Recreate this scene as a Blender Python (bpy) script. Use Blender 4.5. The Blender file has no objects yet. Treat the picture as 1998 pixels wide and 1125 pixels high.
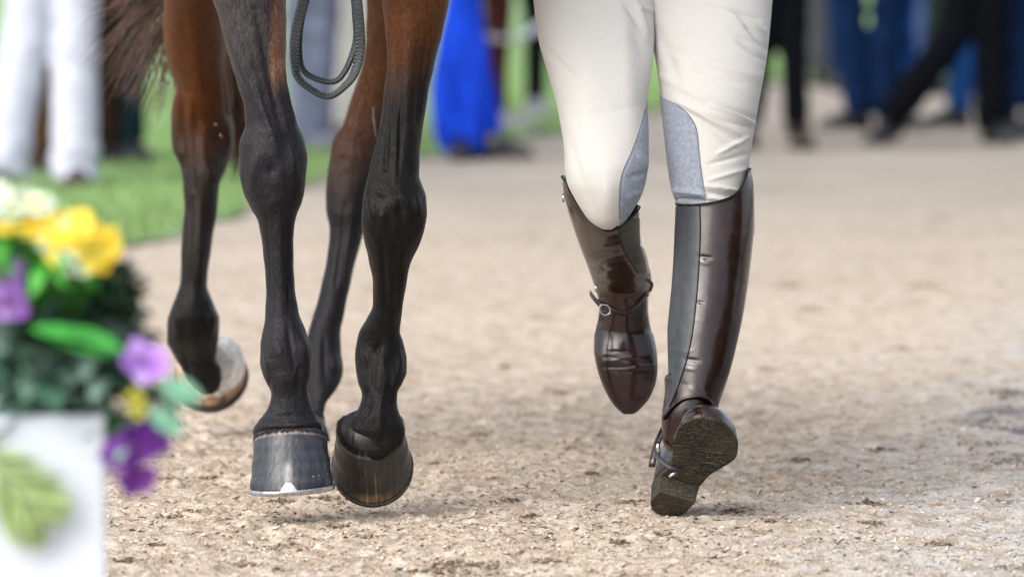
import bpy, math, random
import numpy as np
from mathutils import Vector, Matrix
R = math.radians
rng = np.random.default_rng(7); random.seed(7)
sc = bpy.context.scene
COL = sc.collection

# ---------------------------------------------------------------- camera, sky, sun, exposure
FPX = 11000.0            # focal length in photo pixels (1998 wide)
TILT = math.atan(712.5/FPX)
CAM = np.array([0.0, 0.0, 1.0])
cd = bpy.data.cameras.new('camera'); cam = bpy.data.objects.new('camera', cd); COL.objects.link(cam)
cam.location = CAM; cam.rotation_euler = (math.pi/2 - TILT, 0, 0)
cd.sensor_width = 36; cd.lens = FPX/1998*36; cd.clip_start = 0.1; cd.clip_end = 600
cd.dof.use_dof = True; cd.dof.focus_distance = 9.42; cd.dof.aperture_fstop = 3.8
sc.camera = cam
SUN_EL, SUN_AZ = R(42), R(222)      # azimuth measured clockwise from +Y: sun behind and left of the camera
w = bpy.data.worlds.new('World'); sc.world = w; w.use_nodes = True
nt = w.node_tree; bg = nt.nodes['Background']
sky = nt.nodes.new('ShaderNodeTexSky'); sky.sky_type = 'NISHITA'; sky.sun_disc = False
sky.sun_elevation = SUN_EL; sky.sun_rotation = SUN_AZ; sky.dust_density = 4.0; sky.air_density = 0.9; sky.ozone_density = 1.0
hs = nt.nodes.new('ShaderNodeHueSaturation'); hs.inputs['Saturation'].default_value = 0.42
nt.links.new(sky.outputs[0], hs.inputs['Color']); nt.links.new(hs.outputs[0], bg.inputs[0]); bg.inputs[1].default_value = 0.15
sd = bpy.data.lights.new('sun', 'SUN'); sd.energy = 0.7; sd.angle = R(60); sd.color = (1.0, 0.96, 0.90)
so = bpy.data.objects.new('sun', sd); COL.objects.link(so)
sdir = Vector((math.sin(SUN_AZ)*math.cos(SUN_EL), math.cos(SUN_AZ)*math.cos(SUN_EL), math.sin(SUN_EL)))
so.location = (-4, -4, 8); so.rotation_euler = sdir.to_track_quat('Z', 'Y').to_euler()
sc.view_settings.view_transform = 'Standard'; sc.view_settings.look = 'None'; sc.view_settings.gamma = 1
sc.view_settings.exposure = 0.95
sc.view_settings.use_curve_mapping = False

# ---------------------------------------------------------------- geometry of the picture: where a photo pixel lies at a distance
ct, st = math.cos(TILT), math.sin(TILT)
def P(px, py, d):
    px = np.asarray(px, float); py = np.asarray(py, float); d = np.asarray(d, float)
    u = (px-999.0)/FPX; v = (562.5-py)/FPX
    dy = ct + v*st; dz = -st + v*ct
    t = d/dy
    return np.stack(np.broadcast_arrays(u*t, d, 1.0+dz*t), -1)
def proj(V):
    V = np.asarray(V) - CAM
    f = V[..., 1]*ct - V[..., 2]*st; up = V[..., 1]*st + V[..., 2]*ct
    return 999+FPX*V[..., 0]/f, 562.5-FPX*up/f
def G(px, py):
    v = (562.5-py)/FPX; dz = -st+v*ct; t = -1.0/dz
    return np.array([(px-999)/FPX*t, (ct+v*st)*t, 0.0])
def gd(py): return float(G(999, py)[1])

# ---------------------------------------------------------------- materials
def node(nt, t, **k):
    n = nt.nodes.new(t)
    for a, b in k.items(): setattr(n, a, b)
    return n
def mat(name, col=(0.5, 0.5, 0.5), rough=0.6, spec=0.5, var=0.12, nscale=30, bump=0.0, bscale=200, vc=False, stretch=(1, 1, 1),
        sheen=0.0, sheen_tint=(1, 1, 1), metal=0.0, coat=0.0, trans=0.0, rvar=0.0, wave=None, coat_rough=0.1, bump2=0.0, b2scale=40):
    m = bpy.data.materials.new(name); m.use_nodes = True; nt = m.node_tree; L = nt.links
    b = nt.nodes['Principled BSDF']
    tc = node(nt, 'ShaderNodeTexCoord'); mp = node(nt, 'ShaderNodeMapping'); mp.inputs['Scale'].default_value = stretch
    L.new(tc.outputs['Object'], mp.inputs[0])
    n1 = node(nt, 'ShaderNodeTexNoise'); n1.inputs['Scale'].default_value = nscale; n1.inputs['Detail'].default_value = 5
    L.new(mp.outputs[0], n1.inputs['Vector'])
    mr = node(nt, 'ShaderNodeMapRange'); mr.inputs['From Min'].default_value = 0.3; mr.inputs['From Max'].default_value = 0.7
    mr.inputs['To Min'].default_value = 1-var*1.6; mr.inputs['To Max'].default_value = 1+var*1.6
    L.new(n1.outputs['Fac'], mr.inputs['Value'])
    mx = node(nt, 'ShaderNodeVectorMath', operation='SCALE')
    if vc:
        at = node(nt, 'ShaderNodeAttribute', attribute_name='col'); L.new(at.outputs['Color'], mx.inputs[0])
    else:
        mx.inputs[0].default_value = col
    L.new(mr.outputs[0], mx.inputs['Scale']); L.new(mx.outputs[0], b.inputs['Base Color'])
    b.inputs['Roughness'].default_value = rough; b.inputs['Specular IOR Level'].default_value = spec
    b.inputs['Metallic'].default_value = metal; b.inputs['Coat Weight'].default_value = coat; b.inputs['Coat Roughness'].default_value = coat_rough
    b.inputs['Sheen Weight'].default_value = sheen; b.inputs['Sheen Tint'].default_value = (*sheen_tint, 1); b.inputs['Sheen Roughness'].default_value = 0.4
    if rvar:
        r2 = node(nt, 'ShaderNodeMapRange'); r2.inputs['From Min'].default_value = 0.3; r2.inputs['From Max'].default_value = 0.7
        r2.inputs['To Min'].default_value = max(0.03, rough-rvar); r2.inputs['To Max'].default_value = rough+rvar
        n3 = node(nt, 'ShaderNodeTexNoise'); n3.inputs['Scale'].default_value = nscale*1.7; n3.inputs['Detail'].default_value = 4
        L.new(mp.outputs[0], n3.inputs['Vector']); L.new(n3.outputs['Fac'], r2.inputs['Value']); L.new(r2.outputs[0], b.inputs['Roughness'])
    if trans:
        b.inputs['Transmission Weight'].default_value = 0.0
        b.inputs['Subsurface Weight'].default_value = trans; b.inputs['Subsurface Radius'].default_value = (0.02, 0.02, 0.01); b.inputs['Subsurface Scale'].default_value = 0.3
    if bump:
        n2 = node(nt, 'ShaderNodeTexNoise'); n2.inputs['Scale'].default_value = bscale; n2.inputs['Detail'].default_value = 3
        L.new(mp.outputs[0], n2.inputs['Vector'])
        bp = node(nt, 'ShaderNodeBump'); bp.inputs['Strength'].default_value = 1.0; bp.inputs['Distance'].default_value = bump
        h = n2.outputs['Fac']
        if bump2:
            n4 = node(nt, 'ShaderNodeTexNoise'); n4.inputs['Scale'].default_value = b2scale; n4.inputs['Detail'].default_value = 2; L.new(mp.outputs[0], n4.inputs['Vector'])
            m4 = node(nt, 'ShaderNodeMath', operation='MULTIPLY_ADD'); m4.inputs[1].default_value = bump2; L.new(n4.outputs['Fac'], m4.inputs[0]); L.new(h, m4.inputs[2]); h = m4.outputs[0]
        if wave:
            wv = node(nt, 'ShaderNodeTexWave', wave_type='BANDS', bands_direction=wave[2]); wv.inputs['Scale'].default_value = wave[0]; wv.inputs['Distortion'].default_value = wave[3]
            L.new(tc.outputs['Object'], wv.inputs['Vector'])
            ma = node(nt, 'ShaderNodeMath', operation='MULTIPLY_ADD'); ma.inputs[1].default_value = wave[1]
            L.new(wv.outputs['Fac'], ma.inputs[0]); L.new(h, ma.inputs[2]); h = ma.outputs[0]
        L.new(h, bp.inputs['Height']); L.new(bp.outputs[0], b.inputs['Normal'])
    return m

# ---------------------------------------------------------------- object helpers
ORG = {}
def setp(o, label=None, cat=None, group=None, kind=None):
    if label: o['label'] = label
    if cat: o['category'] = cat
    if group: o['group'] = group
    if kind: o['kind'] = kind
    return o
def thing(name, label, cat, loc, group=None):
    o = bpy.data.objects.new(name, None); COL.objects.link(o); o.location = tuple(loc); o.empty_display_size = 0.1
    ORG[o.name] = np.array(loc, float); return setp(o, label, cat, group)
def mesh_of(name, V, F, cols=None, smooth=True):
    V = np.asarray(V, float); me = bpy.data.meshes.new(name)
    if isinstance(F, np.ndarray):
        n, k = F.shape
        me.vertices.add(len(V)); me.vertices.foreach_set('co', V.astype(np.float32).ravel())
        me.loops.add(n*k); me.loops.foreach_set('vertex_index', F.astype(np.int32).ravel())
        me.polygons.add(n); me.polygons.foreach_set('loop_start', (np.arange(n)*k).astype(np.int32)); me.polygons.foreach_set('loop_total', np.full(n, k, np.int32))
        me.update(calc_edges=True)
    else:
        me.from_pydata(V.tolist(), [], [list(f) for f in F])
    if cols is not None:
        ca = me.color_attributes.new('col', 'FLOAT_COLOR', 'POINT')
        c4 = np.ones((len(V), 4), np.float32); c4[:, :3] = cols; ca.data.foreach_set('color', c4.ravel())
    if smooth: me.polygons.foreach_set('use_smooth', np.ones(len(me.polygons), bool))
    return me
def mk(name, V, F, m, parent=None, cols=None, smooth=True, loc=None, sub=0, fixn=True):
    V = np.asarray(V, float)
    base = ORG[parent.name] if parent is not None else (np.array(loc, float) if loc is not None else np.zeros(3))
    me = mesh_of(name, V-base, F, cols, smooth)
    if m is not None:
        for q in (m if isinstance(m, (list, tuple)) else [m]): me.materials.append(q)
    if fixn and len(me.polygons) < 60000:
        import bmesh
        bm = bmesh.new(); bm.from_mesh(me); bmesh.ops.recalc_face_normals(bm, faces=bm.faces); bm.to_mesh(me); bm.free()
    o = bpy.data.objects.new(name, me); COL.objects.link(o)
    if parent is not None: o.parent = parent; ORG[o.name] = base
    else: o.location = tuple(base); ORG[o.name] = base
    if sub:
        md = o.modifiers.new('sub', 'SUBSURF'); md.levels = md.render_levels = sub
    return o
def join(parts):
    Vs, Fs, Cs, n = [], [], [], 0
    for p in parts:
        V, F = p[0], p[1]
        Vs.append(np.asarray(V)); Fs += [[i+n for i in f] for f in (F.tolist() if isinstance(F, np.ndarray) else F)]; n += len(V)
        if len(p) > 2: Cs.append(p[2])
    return np.concatenate(Vs), Fs, (np.concatenate(Cs) if Cs else None)
def gridfaces(nv, nu, closed=True):
    a = np.arange(nv-1)[:, None]*nu; j = np.arange(nu if closed else nu-1)[None, :]; k = (j+1) % nu
    return np.stack([a+j, a+k, a+nu+k, a+nu+j], -1).reshape(-1, 4)
def pchip(xs, ys, x):
    xs = np.asarray(xs, float); ys = np.asarray(ys, float); h = np.diff(xs); dl = np.diff(ys)/h
    m = np.zeros_like(ys); m[0] = dl[0]; m[-1] = dl[-1]
    for i in range(1, len(xs)-1):
        if dl[i-1]*dl[i] > 0:
            w1 = 2*h[i]+h[i-1]; w2 = h[i]+2*h[i-1]; m[i] = (w1+w2)/(w1/dl[i-1]+w2/dl[i])
    x = np.asarray(x, float); i = np.clip(np.searchsorted(xs, x)-1, 0, len(xs)-2)
    t = (x-xs[i])/h[i]; t2 = t*t; t3 = t2*t
    return (2*t3-3*t2+1)*ys[i]+(t3-2*t2+t)*h[i]*m[i]+(-2*t3+3*t2)*ys[i+1]+(t3-t2)*h[i]*m[i+1]
class Loft:
    """horizontal rings given by the left and right outline of a limb; own distance and depth for every ring"""
    def __init__(s, L, Rr, D, Q):     # L, Rr: [(y, x)], D: [(y, distance)], Q: [(y, depth/width)]
        s.L, s.R, s.D, s.Q = [np.array(sorted(q), float) for q in (L, Rr, D, Q)]
    def xl(s, y): return pchip(s.L[:, 0], s.L[:, 1], np.clip(y, s.L[0, 0], s.L[-1, 0]))
    def xr(s, y): return pchip(s.R[:, 0], s.R[:, 1], np.clip(y, s.R[0, 0], s.R[-1, 0]))
    def surf(s, th, y, grow=0.0, sq=0.0):
        th, y = np.broadcast_arrays(np.asarray(th, float), np.asarray(y, float))
        xl, xr = s.xl(y), s.xr(y)
        d = pchip(s.D[:, 0], s.D[:, 1], np.clip(y, s.D[0, 0], s.D[-1, 0])); q = pchip(s.Q[:, 0], s.Q[:, 1], np.clip(y, s.Q[0, 0], s.Q[-1, 0]))
        c = P((xl+xr)/2, y, d); a = (xr-xl)/2*d/FPX+grow; b = (xr-xl)/2*d/FPX*q+grow
        co, si = np.cos(th), np.sin(th)
        if sq: 
            co2 = np.sign(co)*np.abs(co)**(1-sq); si2 = np.sign(si)*np.abs(si)**(1-sq); co, si = co2, si2
        return c + np.stack([a*co, -b*si, np.zeros_like(a)], -1)
    def mesh(s, y0, y1, nv, nu, grow=0.0, top=None, bot=None, sq=0.0, cap=True, fth=0.0):
        th = np.linspace(0, 2*np.pi, nu, endpoint=False)
        t = np.linspace(0, 1, nv)[:, None]
        ya = np.full(nu, float(y0)) if top is None else top(th); yb = np.full(nu, float(y1)) if bot is None else bot(th)
        Y = ya[None]*(1-t)+yb[None]*t; T = np.broadcast_to(th[None], Y.shape)
        V = s.surf(T, Y, grow, sq)
        return V.reshape(-1, 3), gridfaces(nv, nu), T.ravel(), Y.ravel()
def endcap(V, F, nu, nv, which=(True, True)):
    F = F.tolist() if isinstance(F, np.ndarray) else list(F)
    if which[0]: F.append(list(range(nu))[::-1])
    if which[1]: F.append([(nv-1)*nu+i for i in range(nu)])
    return V, F
def smoothstep(a, b, x):
    t = np.clip((x-a)/(b-a), 0, 1); return t*t*(3-2*t)
def sculpt(V, nrm, strokes, both=False):
    """push a surface in and out along strokes (x0,y0,x1,y1,width in photo px, height in mm)"""
    px, py = proj(V); disp = np.zeros(len(V))
    face = smoothstep(-0.05, 0.35, -nrm[:, 1])
    for x0, y0, x1, y1, wd, amp in strokes:
        dx, dy = x1-x0, y1-y0; L2 = dx*dx+dy*dy+1e-6
        t = np.clip(((px-x0)*dx+(py-y0)*dy)/L2, 0, 1)
        dist = np.hypot(px-(x0+t*dx), py-(y0+t*dy))
        taper = 1.0 if L2 < 4 else (0.35+0.65*np.sin(np.pi*np.clip(t, 0.02, 0.98))**0.6)
        disp += amp*1e-3*taper*np.exp(-(dist/wd)**2*1.4)
    return V + nrm*(disp*face)[:, None]
def grid_normals(V, nv, nu, closed=True):
    A = V.reshape(nv, nu, 3)
    if closed: du = np.roll(A, -1, 1)-np.roll(A, 1, 1)
    else: du = np.gradient(A, axis=1)
    dv = np.gradient(A, axis=0); n = np.cross(dv, du); n /= np.linalg.norm(n, axis=-1, keepdims=True)+1e-12
    n = n.reshape(-1, 3)
    # outward
    c = A.mean(1, keepdims=True); out = (A-c).reshape(-1, 3)
    if closed:
        n *= np.where((n*out).sum(-1).sum() < 0, -1.0, 1.0)
    return n
def tube(pts, rad, nu=8, closed_ends=True, flat=None, up=(0, 0, 1)):
    pts = np.asarray(pts, float); n = len(pts); rad = np.broadcast_to(np.asarray(rad, float), (n,))
    tg = np.gradient(pts, axis=0); tg /= np.linalg.norm(tg, axis=1, keepdims=True)+1e-12
    ref = np.array(up, float); 
    if abs(np.dot(ref, tg[0])) > 0.95: ref = np.array([1.0, 0.03, 0])
    a = np.cross(tg[0], ref); a /= np.linalg.norm(a); A = []
    for i in range(n):
        a = a-tg[i]*np.dot(a, tg[i]); a /= np.linalg.norm(a)+1e-12; A.append(a.copy())
    A = np.array(A); B = np.cross(tg, A)
    th = np.linspace(0, 2*np.pi, nu, endpoint=False)
    fl = 1.0 if flat is None else flat
    V = pts[:, None]+rad[:, None, None]*(A[:, None]*np.cos(th)[None, :, None]+fl*B[:, None]*np.sin(th)[None, :, None])
    F = gridfaces(n, nu).tolist()
    if closed_ends: F.append(list(range(nu))[::-1]); F.append([(n-1)*nu+i for i in range(nu)])
    return V.reshape(-1, 3), F
def spline(pts, n):
    pts = np.asarray(pts, float); t = np.concatenate([[0], np.cumsum(np.linalg.norm(np.diff(pts, axis=0), axis=1)**0.5)])
    x = np.linspace(0, t[-1], n); out = []
    for k in range(pts.shape[1]):
        y = pts[:, k]; m = np.gradient(y, t); i = np.clip(np.searchsorted(t, x)-1, 0, len(t)-2); h = t[i+1]-t[i]; s = (x-t[i])/h
        out.append((2*s**3-3*s**2+1)*y[i]+(s**3-2*s**2+s)*h*m[i]+(-2*s**3+3*s**2)*y[i+1]+(s**3-s**2)*h*m[i+1])
    return np.stack(out, -1)
def ellipsoid(c, r, nu=20, nv=12):
    th = np.linspace(0, 2*np.pi, nu, endpoint=False); ph = np.linspace(0.02, np.pi-0.02, nv)
    V = np.stack([np.outer(np.sin(ph), np.cos(th)), np.outer(np.sin(ph), np.sin(th)), np.outer(np.cos(ph), np.ones(nu))], -1)*np.array(r)+np.array(c)
    F = gridfaces(nv, nu).tolist(); F.append(list(range(nu))); F.append([(nv-1)*nu+i for i in range(nu)][::-1]); return V.reshape(-1, 3), F
def box(c, s, rot=None):
    c = np.array(c, float); V = np.array([[x, y, z] for x in (-.5, .5) for y in (-.5, .5) for z in (-.5, .5)])*np.array(s)
    if rot is not None: V = V@np.array(rot).T
    return V+c, [[0, 1, 3, 2], [4, 6, 7, 5], [0, 4, 5, 1], [2, 3, 7, 6], [0, 2, 6, 4], [1, 5, 7, 3]]
def remeshed(name, V, F, voxel, m, parent, smooth_it=2):
    me = mesh_of(name, np.asarray(V)-ORG[parent.name], F); o = bpy.data.objects.new(name, me); COL.objects.link(o)
    md = o.modifiers.new('r', 'REMESH'); md.mode = 'VOXEL'; md.voxel_size = voxel; md.use_smooth_shade = True
    ms = o.modifiers.new('s', 'SMOOTH'); ms.iterations = smooth_it; ms.factor = 0.5
    dg = bpy.context.evaluated_depsgraph_get(); me2 = bpy.data.meshes.new_from_object(o.evaluated_get(dg))
    o.modifiers.clear(); o.data = me2; me2.materials.clear(); me2.materials.append(m); o.parent = parent; ORG[o.name] = ORG[parent.name]
    me2.polygons.foreach_set('use_smooth', np.ones(len(me2.polygons), bool)); return o
def fftnoise(ny, nx, dy, dx, lmin, lmax, beta=1.0, seed=0):
    r = np.random.default_rng(seed); f = np.fft.rfft2(r.standard_normal((ny, nx)))
    ky = np.fft.fftfreq(ny, dy)[:, None]; kx = np.fft.rfftfreq(nx, dx)[None]; k = np.hypot(ky, kx)
    band = np.exp(-(k*lmin)**2)*(1-np.exp(-(k*lmax)**2))/np.maximum(k, 1e-3)**beta
    g = np.fft.irfft2(f*band, s=(ny, nx)); return g/g.std()

# ================================================================ SETTING
# ---- sandy path: one sheet, fine where the picture is sharp, coarse to the horizon
xs = np.concatenate([-np.geomspace(120, 1.3, 26), np.arange(-1.2, 1.2, 0.0055), np.geomspace(1.3, 120, 26)])
yd = np.arange(8.3, 11.6, 0.0055)
ys = np.concatenate([np.linspace(-20, 7.8, 14), np.linspace(8.0, 8.28, 8), yd, 11.6+np.cumsum(np.geomspace(0.006, 3.0, 150)), [300, 450]])
XX, YY = np.meshgrid(xs, ys)
nx0, ny0 = (np.abs(xs) <= 1.2).sum(), len(yd)
H = np.zeros_like(XX)
nf = fftnoise(1024, 512, 0.0055, 0.0055, 0.007, 0.05, 0.3, 1); nm = fftnoise(1024, 512, 0.0055, 0.0055, 0.03, 0.2, 0.8, 2); nl = fftnoise(1024, 512, 0.0055, 0.0055, 0.15, 0.9, 1.2, 3)
ii = np.clip(((XX+1.4)/0.0055).astype(int), 0, 511); jj = np.clip(((YY-8.3)/0.0055).astype(int), 0, 1023)
rightness = smoothstep(0.15, 0.75, XX+0.1*nl[jj, ii]*1.0 + 0.12*(9.6-YY))
fade = smoothstep(1.25, 1.0, np.abs(XX))*smoothstep(8.2, 8.45, YY)*smoothstep(13.5, 11.8, YY)
crumb = np.maximum(nm[jj, ii], 0)**1.3
pr = np.zeros_like(XX)
for hx, hy in ((-.62, 8.9), (-.35, 9.15), (-.1, 8.8), (.05, 9.6), (-.48, 9.7), (.22, 9.0), (-.2, 10.2), (.5, 10.1), (-.75, 10.4), (.1, 10.7), (.38, 8.75), (-.6, 11.2), (.25, 11.4)):
    rr0 = np.hypot(XX-hx, (YY-hy)*0.9); pr += -0.0065*np.exp(-((rr0-.052)/.013)**2)*(YY-hy < .035)+0.0035*np.exp(-((rr0-.082)/.016)**2)-0.002*np.exp(-(rr0/.05)**2)
H = fade*(pr+(0.0012-0.0004*rightness)*nf[jj, ii]+(0.0026-0.0018*rightness)*crumb+0.0024*nl[jj, ii])
Vg = np.stack([XX, YY, H], -1).reshape(-1, 3)

def ground_material():
    m = bpy.data.materials.new('sand_path'); m.use_nodes = True; nt = m.node_tree; L = nt.links; b = nt.nodes['Principled BSDF']
    b.inputs['Roughness'].default_value = 0.9; b.inputs['Specular IOR Level'].default_value = 0.2
    geo = node(nt, 'ShaderNodeNewGeometry'); pos = geo.outputs['Position']
    def noise(scale, detail=4, dist=0.0, rough=0.6, vec=None, st=(1, 1, 1)):
        mp = node(nt, 'ShaderNodeMapping'); mp.inputs['Scale'].default_value = st; L.new(vec or pos, mp.inputs[0])
        n = node(nt, 'ShaderNodeTexNoise'); n.inputs['Scale'].default_value = scale; n.inputs['Detail'].default_value = detail
        n.inputs['Roughness'].default_value = rough; n.inputs['Distortion'].default_value = dist; L.new(mp.outputs[0], n.inputs['Vector']); return n.outputs['Fac']
    def ramp(fac, pts):
        r = node(nt, 'ShaderNodeValToRGB'); e = r.color_ramp.elements
        while len(e) < len(pts): e.new(0.5)
        for q, (p, c) in zip(e, pts): q.position = p; q.color = (*c, 1)
        L.new(fac, r.inputs[0]); return r.outputs[0]
    def mix(f, a, c, mode='MIX'):
        n = node(nt, 'ShaderNodeMix', data_type='RGBA', blend_type=mode)
        for s, v in ((n.inputs[0], f), (n.inputs[6], a), (n.inputs[7], c)):
            if isinstance(v, float): s.default_value = v
            elif isinstance(v, tuple): s.default_value = (*v, 1)
            else: L.new(v, s)
        return n.outputs[2]
    W = (1, 1, 1); K = (0, 0, 0)
    sand = ramp(noise(120, 5), [(0.25, (0.30, 0.235, 0.18)), (0.42, (0.485, 0.40, 0.31)), (0.58, (0.61, 0.515, 0.42)), (0.78, (0.70, 0.62, 0.52))])
    grav = ramp(noise(170, 4), [(0.28, (0.17, 0.165, 0.165)), (0.45, (0.46, 0.445, 0.43)), (0.6, (0.58, 0.56, 0.53)), (0.75, (0.70, 0.65, 0.58))])
    sp = node(nt, 'ShaderNodeSeparateXYZ'); L.new(pos, sp.inputs[0])
    # gravel lies to the right and in the foreground corner
    a = node(nt, 'ShaderNodeMath', operation='MULTIPLY_ADD'); a.inputs[1].default_value = -0.16; L.new(sp.outputs['Y'], a.inputs[0]); L.new(sp.outputs['X'], a.inputs[2])
    n0 = noise(2.2, 4); c = node(nt, 'ShaderNodeMath', operation='MULTIPLY_ADD'); c.inputs[1].default_value = 1.3; L.new(n0, c.inputs[0]); L.new(a.outputs[0], c.inputs[2])
    mr = node(nt, 'ShaderNodeMapRange'); mr.interpolation_type = 'SMOOTHSTEP'; mr.inputs['From Min'].default_value = -0.60; mr.inputs['From Max'].default_value = -0.12; L.new(c.outputs[0], mr.inputs['Value'])
    col = mix(mr.outputs[0], sand, grav)
    # bigger blotches of damp and of pale sand
    col = mix(ramp(noise(9, 5, 0.5, st=(1, 0.6, 1)), [(0.5, K), (0.64, (0.7, 0.7, 0.7))]), col, (0.37, 0.29, 0.215))
    col = mix(ramp(noise(1.1, 3), [(0.42, K), (0.65, (0.5, 0.5, 0.5))]), col, (0.60, 0.52, 0.44))
    col = mix(ramp(noise(24, 5, 0.5, st=(1, 0.5, 1)), [(0.47, K), (0.60, (0.75, 0.75, 0.75))]), col, (0.33, 0.255, 0.18))
    col = mix(ramp(noise(19, 5, 0.5, st=(1, 0.5, 1)), [(0.52, K), (0.66, (0.6, 0.6, 0.6))]), col, (0.70, 0.63, 0.54))
    # dark crumbs, wider far off
    col = mix(ramp(noise(36, 4, 0.6), [(0.61, K), (0.69, (0.85, 0.85, 0.85))]), col, (0.11, 0.08, 0.055))
    col = mix(ramp(noise(14, 4, 0.3), [(0.61, K), (0.70, (0.65, 0.65, 0.65))]), col, (0.15, 0.11, 0.08))
    # bare dark tarmac showing through at the right edge
    e1 = node(nt, 'ShaderNodeMapRange'); e1.interpolation_type = 'SMOOTHSTEP'; e1.inputs['From Min'].default_value = 0.62; e1.inputs['From Max'].default_value = 1.25; e1.inputs['To Max'].default_value = 0.42
    L.new(sp.outputs['X'], e1.inputs['Value'])
    # only near: fades away beyond 13 m
    e2 = node(nt, 'ShaderNodeMapRange'); e2.inputs['From Min'].default_value = 11.5; e2.inputs['From Max'].default_value = 14.0; e2.inputs['To Min'].default_value = 1; e2.inputs['To Max'].default_value = 0
    L.new(sp.outputs['Y'], e2.inputs['Value'])
    n5 = noise(10, 6, 0.6, st=(0.8, 0.5, 1))
    ad = node(nt, 'ShaderNodeMath', operation='MULTIPLY'); L.new(e1.outputs[0], ad.inputs[0]); L.new(e2.outputs[0], ad.inputs[1])
    s2 = node(nt, 'ShaderNodeMath', operation='ADD'); L.new(ad.outputs[0], s2.inputs[0]); L.new(n5, s2.inputs[1])
    col = mix(ramp(s2.outputs[0], [(0.73, K), (0.84, (0.9, 0.9, 0.9))]), col, ramp(noise(150, 3), [(0.35, (0.06, 0.06, 0.065)), (0.65, (0.22, 0.22, 0.23))]))
    # far part of the path is harder and greyer
    far = node(nt, 'ShaderNodeMapRange'); far.interpolation_type = 'SMOOTHSTEP'; far.inputs['From Min'].default_value = 14.0; far.inputs['From Max'].default_value = 24; far.inputs['To Max'].default_value = 0.85
    nfv = noise(0.5, 3); fm = node(nt, 'ShaderNodeMath', operation='MULTIPLY_ADD'); fm.inputs[1].default_value = 5.0; L.new(nfv, fm.inputs[0]); L.new(sp.outputs['Y'], fm.inputs[2])
    fs = node(nt, 'ShaderNodeMath', operation='SUBTRACT'); fs.inputs[1].default_value = 2.0; L.new(fm.outputs[0], fs.inputs[0]); L.new(fs.outputs[0], far.inputs['Value'])
    col = mix(far.outputs[0], col, ramp(noise(1.7, 4, 0.3, st=(0.5, 1, 1)), [(0.35, (0.235, 0.215, 0.19)), (0.65, (0.38, 0.35, 0.305))]))
    L.new(col, b.inputs['Base Color'])
    bp = node(nt, 'ShaderNodeBump'); bp.inputs['Distance'].default_value = 0.004; bp.inputs['Strength'].default_value = 0.9
    L.new(noise(210, 5), bp.inputs['Height']); L.new(bp.outputs[0], b.inputs['Normal'])
    return m
M_ground = ground_material()
path = mk('path', Vg, gridfaces(len(ys), len(xs), False), M_ground, fixn=False); setp(path, 'pale sandy riding path mixed with grey gravel', kind='structure'); 

# ---- lawn beside and behind the path
edge_px = [(-1400, 640), (-200, 590), (120, 530), (240, 492), (350, 455), (450, 424), (560, 378), (640, 345), (740, 322), (840, 305), (960, 284), (1090, 262), (1250, 225), (1400, 186), (1530, 163), (1700, 158), (1900, 158), (2300, 150), (3500, 128)]
edge = np.array([G(*q) for q in edge_px]); E = spline(edge, 160); E[:, 2] = 0
E[:, 0] += 0.04*np.sin(E[:, 1]*5)+0.02*np.sin(E[:, 1]*17)
far_y = 420.0
rows = 60; tt = np.linspace(0, 1, rows)[:, None]**2.2
FarP = np.stack([E[:, 0]*1.0+np.linspace(-160, 160, 160), np.full(160, far_y), np.zeros(160)], -1)
LV = E[None]*(1-tt[..., None])+FarP[None]*tt[..., None]
LV[..., 2] = 0.010+0.012*np.sin(LV[..., 0]*2.1)*np.cos(LV[..., 1]*0.9)*smoothstep(0, 0.02, tt)+0.012*smoothstep(0, 0.01, tt)
def lawn_mat():
    m = mat('lawn_soil', (0.075, 0.17, 0.03), 0.9, 0.2, 0.25, 1.6, 0.01, 60)
    nt = m.node_tree; L = nt.links; b = nt.nodes['Principled BSDF']
    geo = node(nt, 'ShaderNodeNewGeometry'); n = node(nt, 'ShaderNodeTexNoise'); n.inputs['Scale'].default_value = 0.9; n.inputs['Detail'].default_value = 5
    L.new(geo.outputs['Position'], n.inputs['Vector'])
    r = node(nt, 'ShaderNodeValToRGB'); e = r.color_ramp.elements; e[0].position = 0.3; e[0].color = (0.19, 0.32, 0.13, 1); e[1].position = 0.7; e[1].color = (0.31, 0.46, 0.24, 1)
    L.new(n.outputs['Fac'], r.inputs[0]); L.new(r.outputs[0], b.inputs['Base Color']); return m
M_lawn = lawn_mat()
lawn = mk('lawn', LV.reshape(-1, 3), gridfaces(rows, 160, False), M_lawn, fixn=False); setp(lawn, 'bright green mown lawn behind the sandy path', kind='structure')
# upward normals
for o in (path, lawn):
    me = o.data
    if me.polygons[len(me.polygons)//2].normal.z < 0: me.flip_normals()
# grass blades
nb = 42000
k = rng.integers(0, 130, nb); fr = rng.random(nb)**1.4*0.30
bi = E[k]*(1-fr[:, None]*0)+0.0
bx = E[k, 0]+rng.normal(0, 0.25, nb); by = E[k, 1]+rng.random(nb)**1.5*14+0.05
bx -= (by-E[k, 1])*0.12*rng.random(nb)
ex = np.interp(by, *(lambda o: (E[o, 1], E[o, 0]))(np.argsort(E[:, 1])))
bx = np.where(bx > ex-0.02, ex-0.02-rng.random(nb)*2.0, bx)
hgt = rng.uniform(0.03, 0.075, nb); ang = rng.random(nb)*6.28; wd = 0.006; ln = rng.normal(0, 0.02, (nb, 2))
b0 = np.stack([bx-wd*np.cos(ang), by-wd*np.sin(ang), np.full(nb, 0.01)], -1); b1 = np.stack([bx+wd*np.cos(ang), by+wd*np.sin(ang), np.full(nb, 0.01)], -1)
b2 = np.stack([bx+ln[:, 0], by+ln[:, 1], hgt], -1)
gc = np.array([0.18, 0.31, 0.12])*(0.7+0.6*rng.random((nb, 1)))+np.array([0.06, 0.03, 0])*rng.random((nb, 1))
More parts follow.
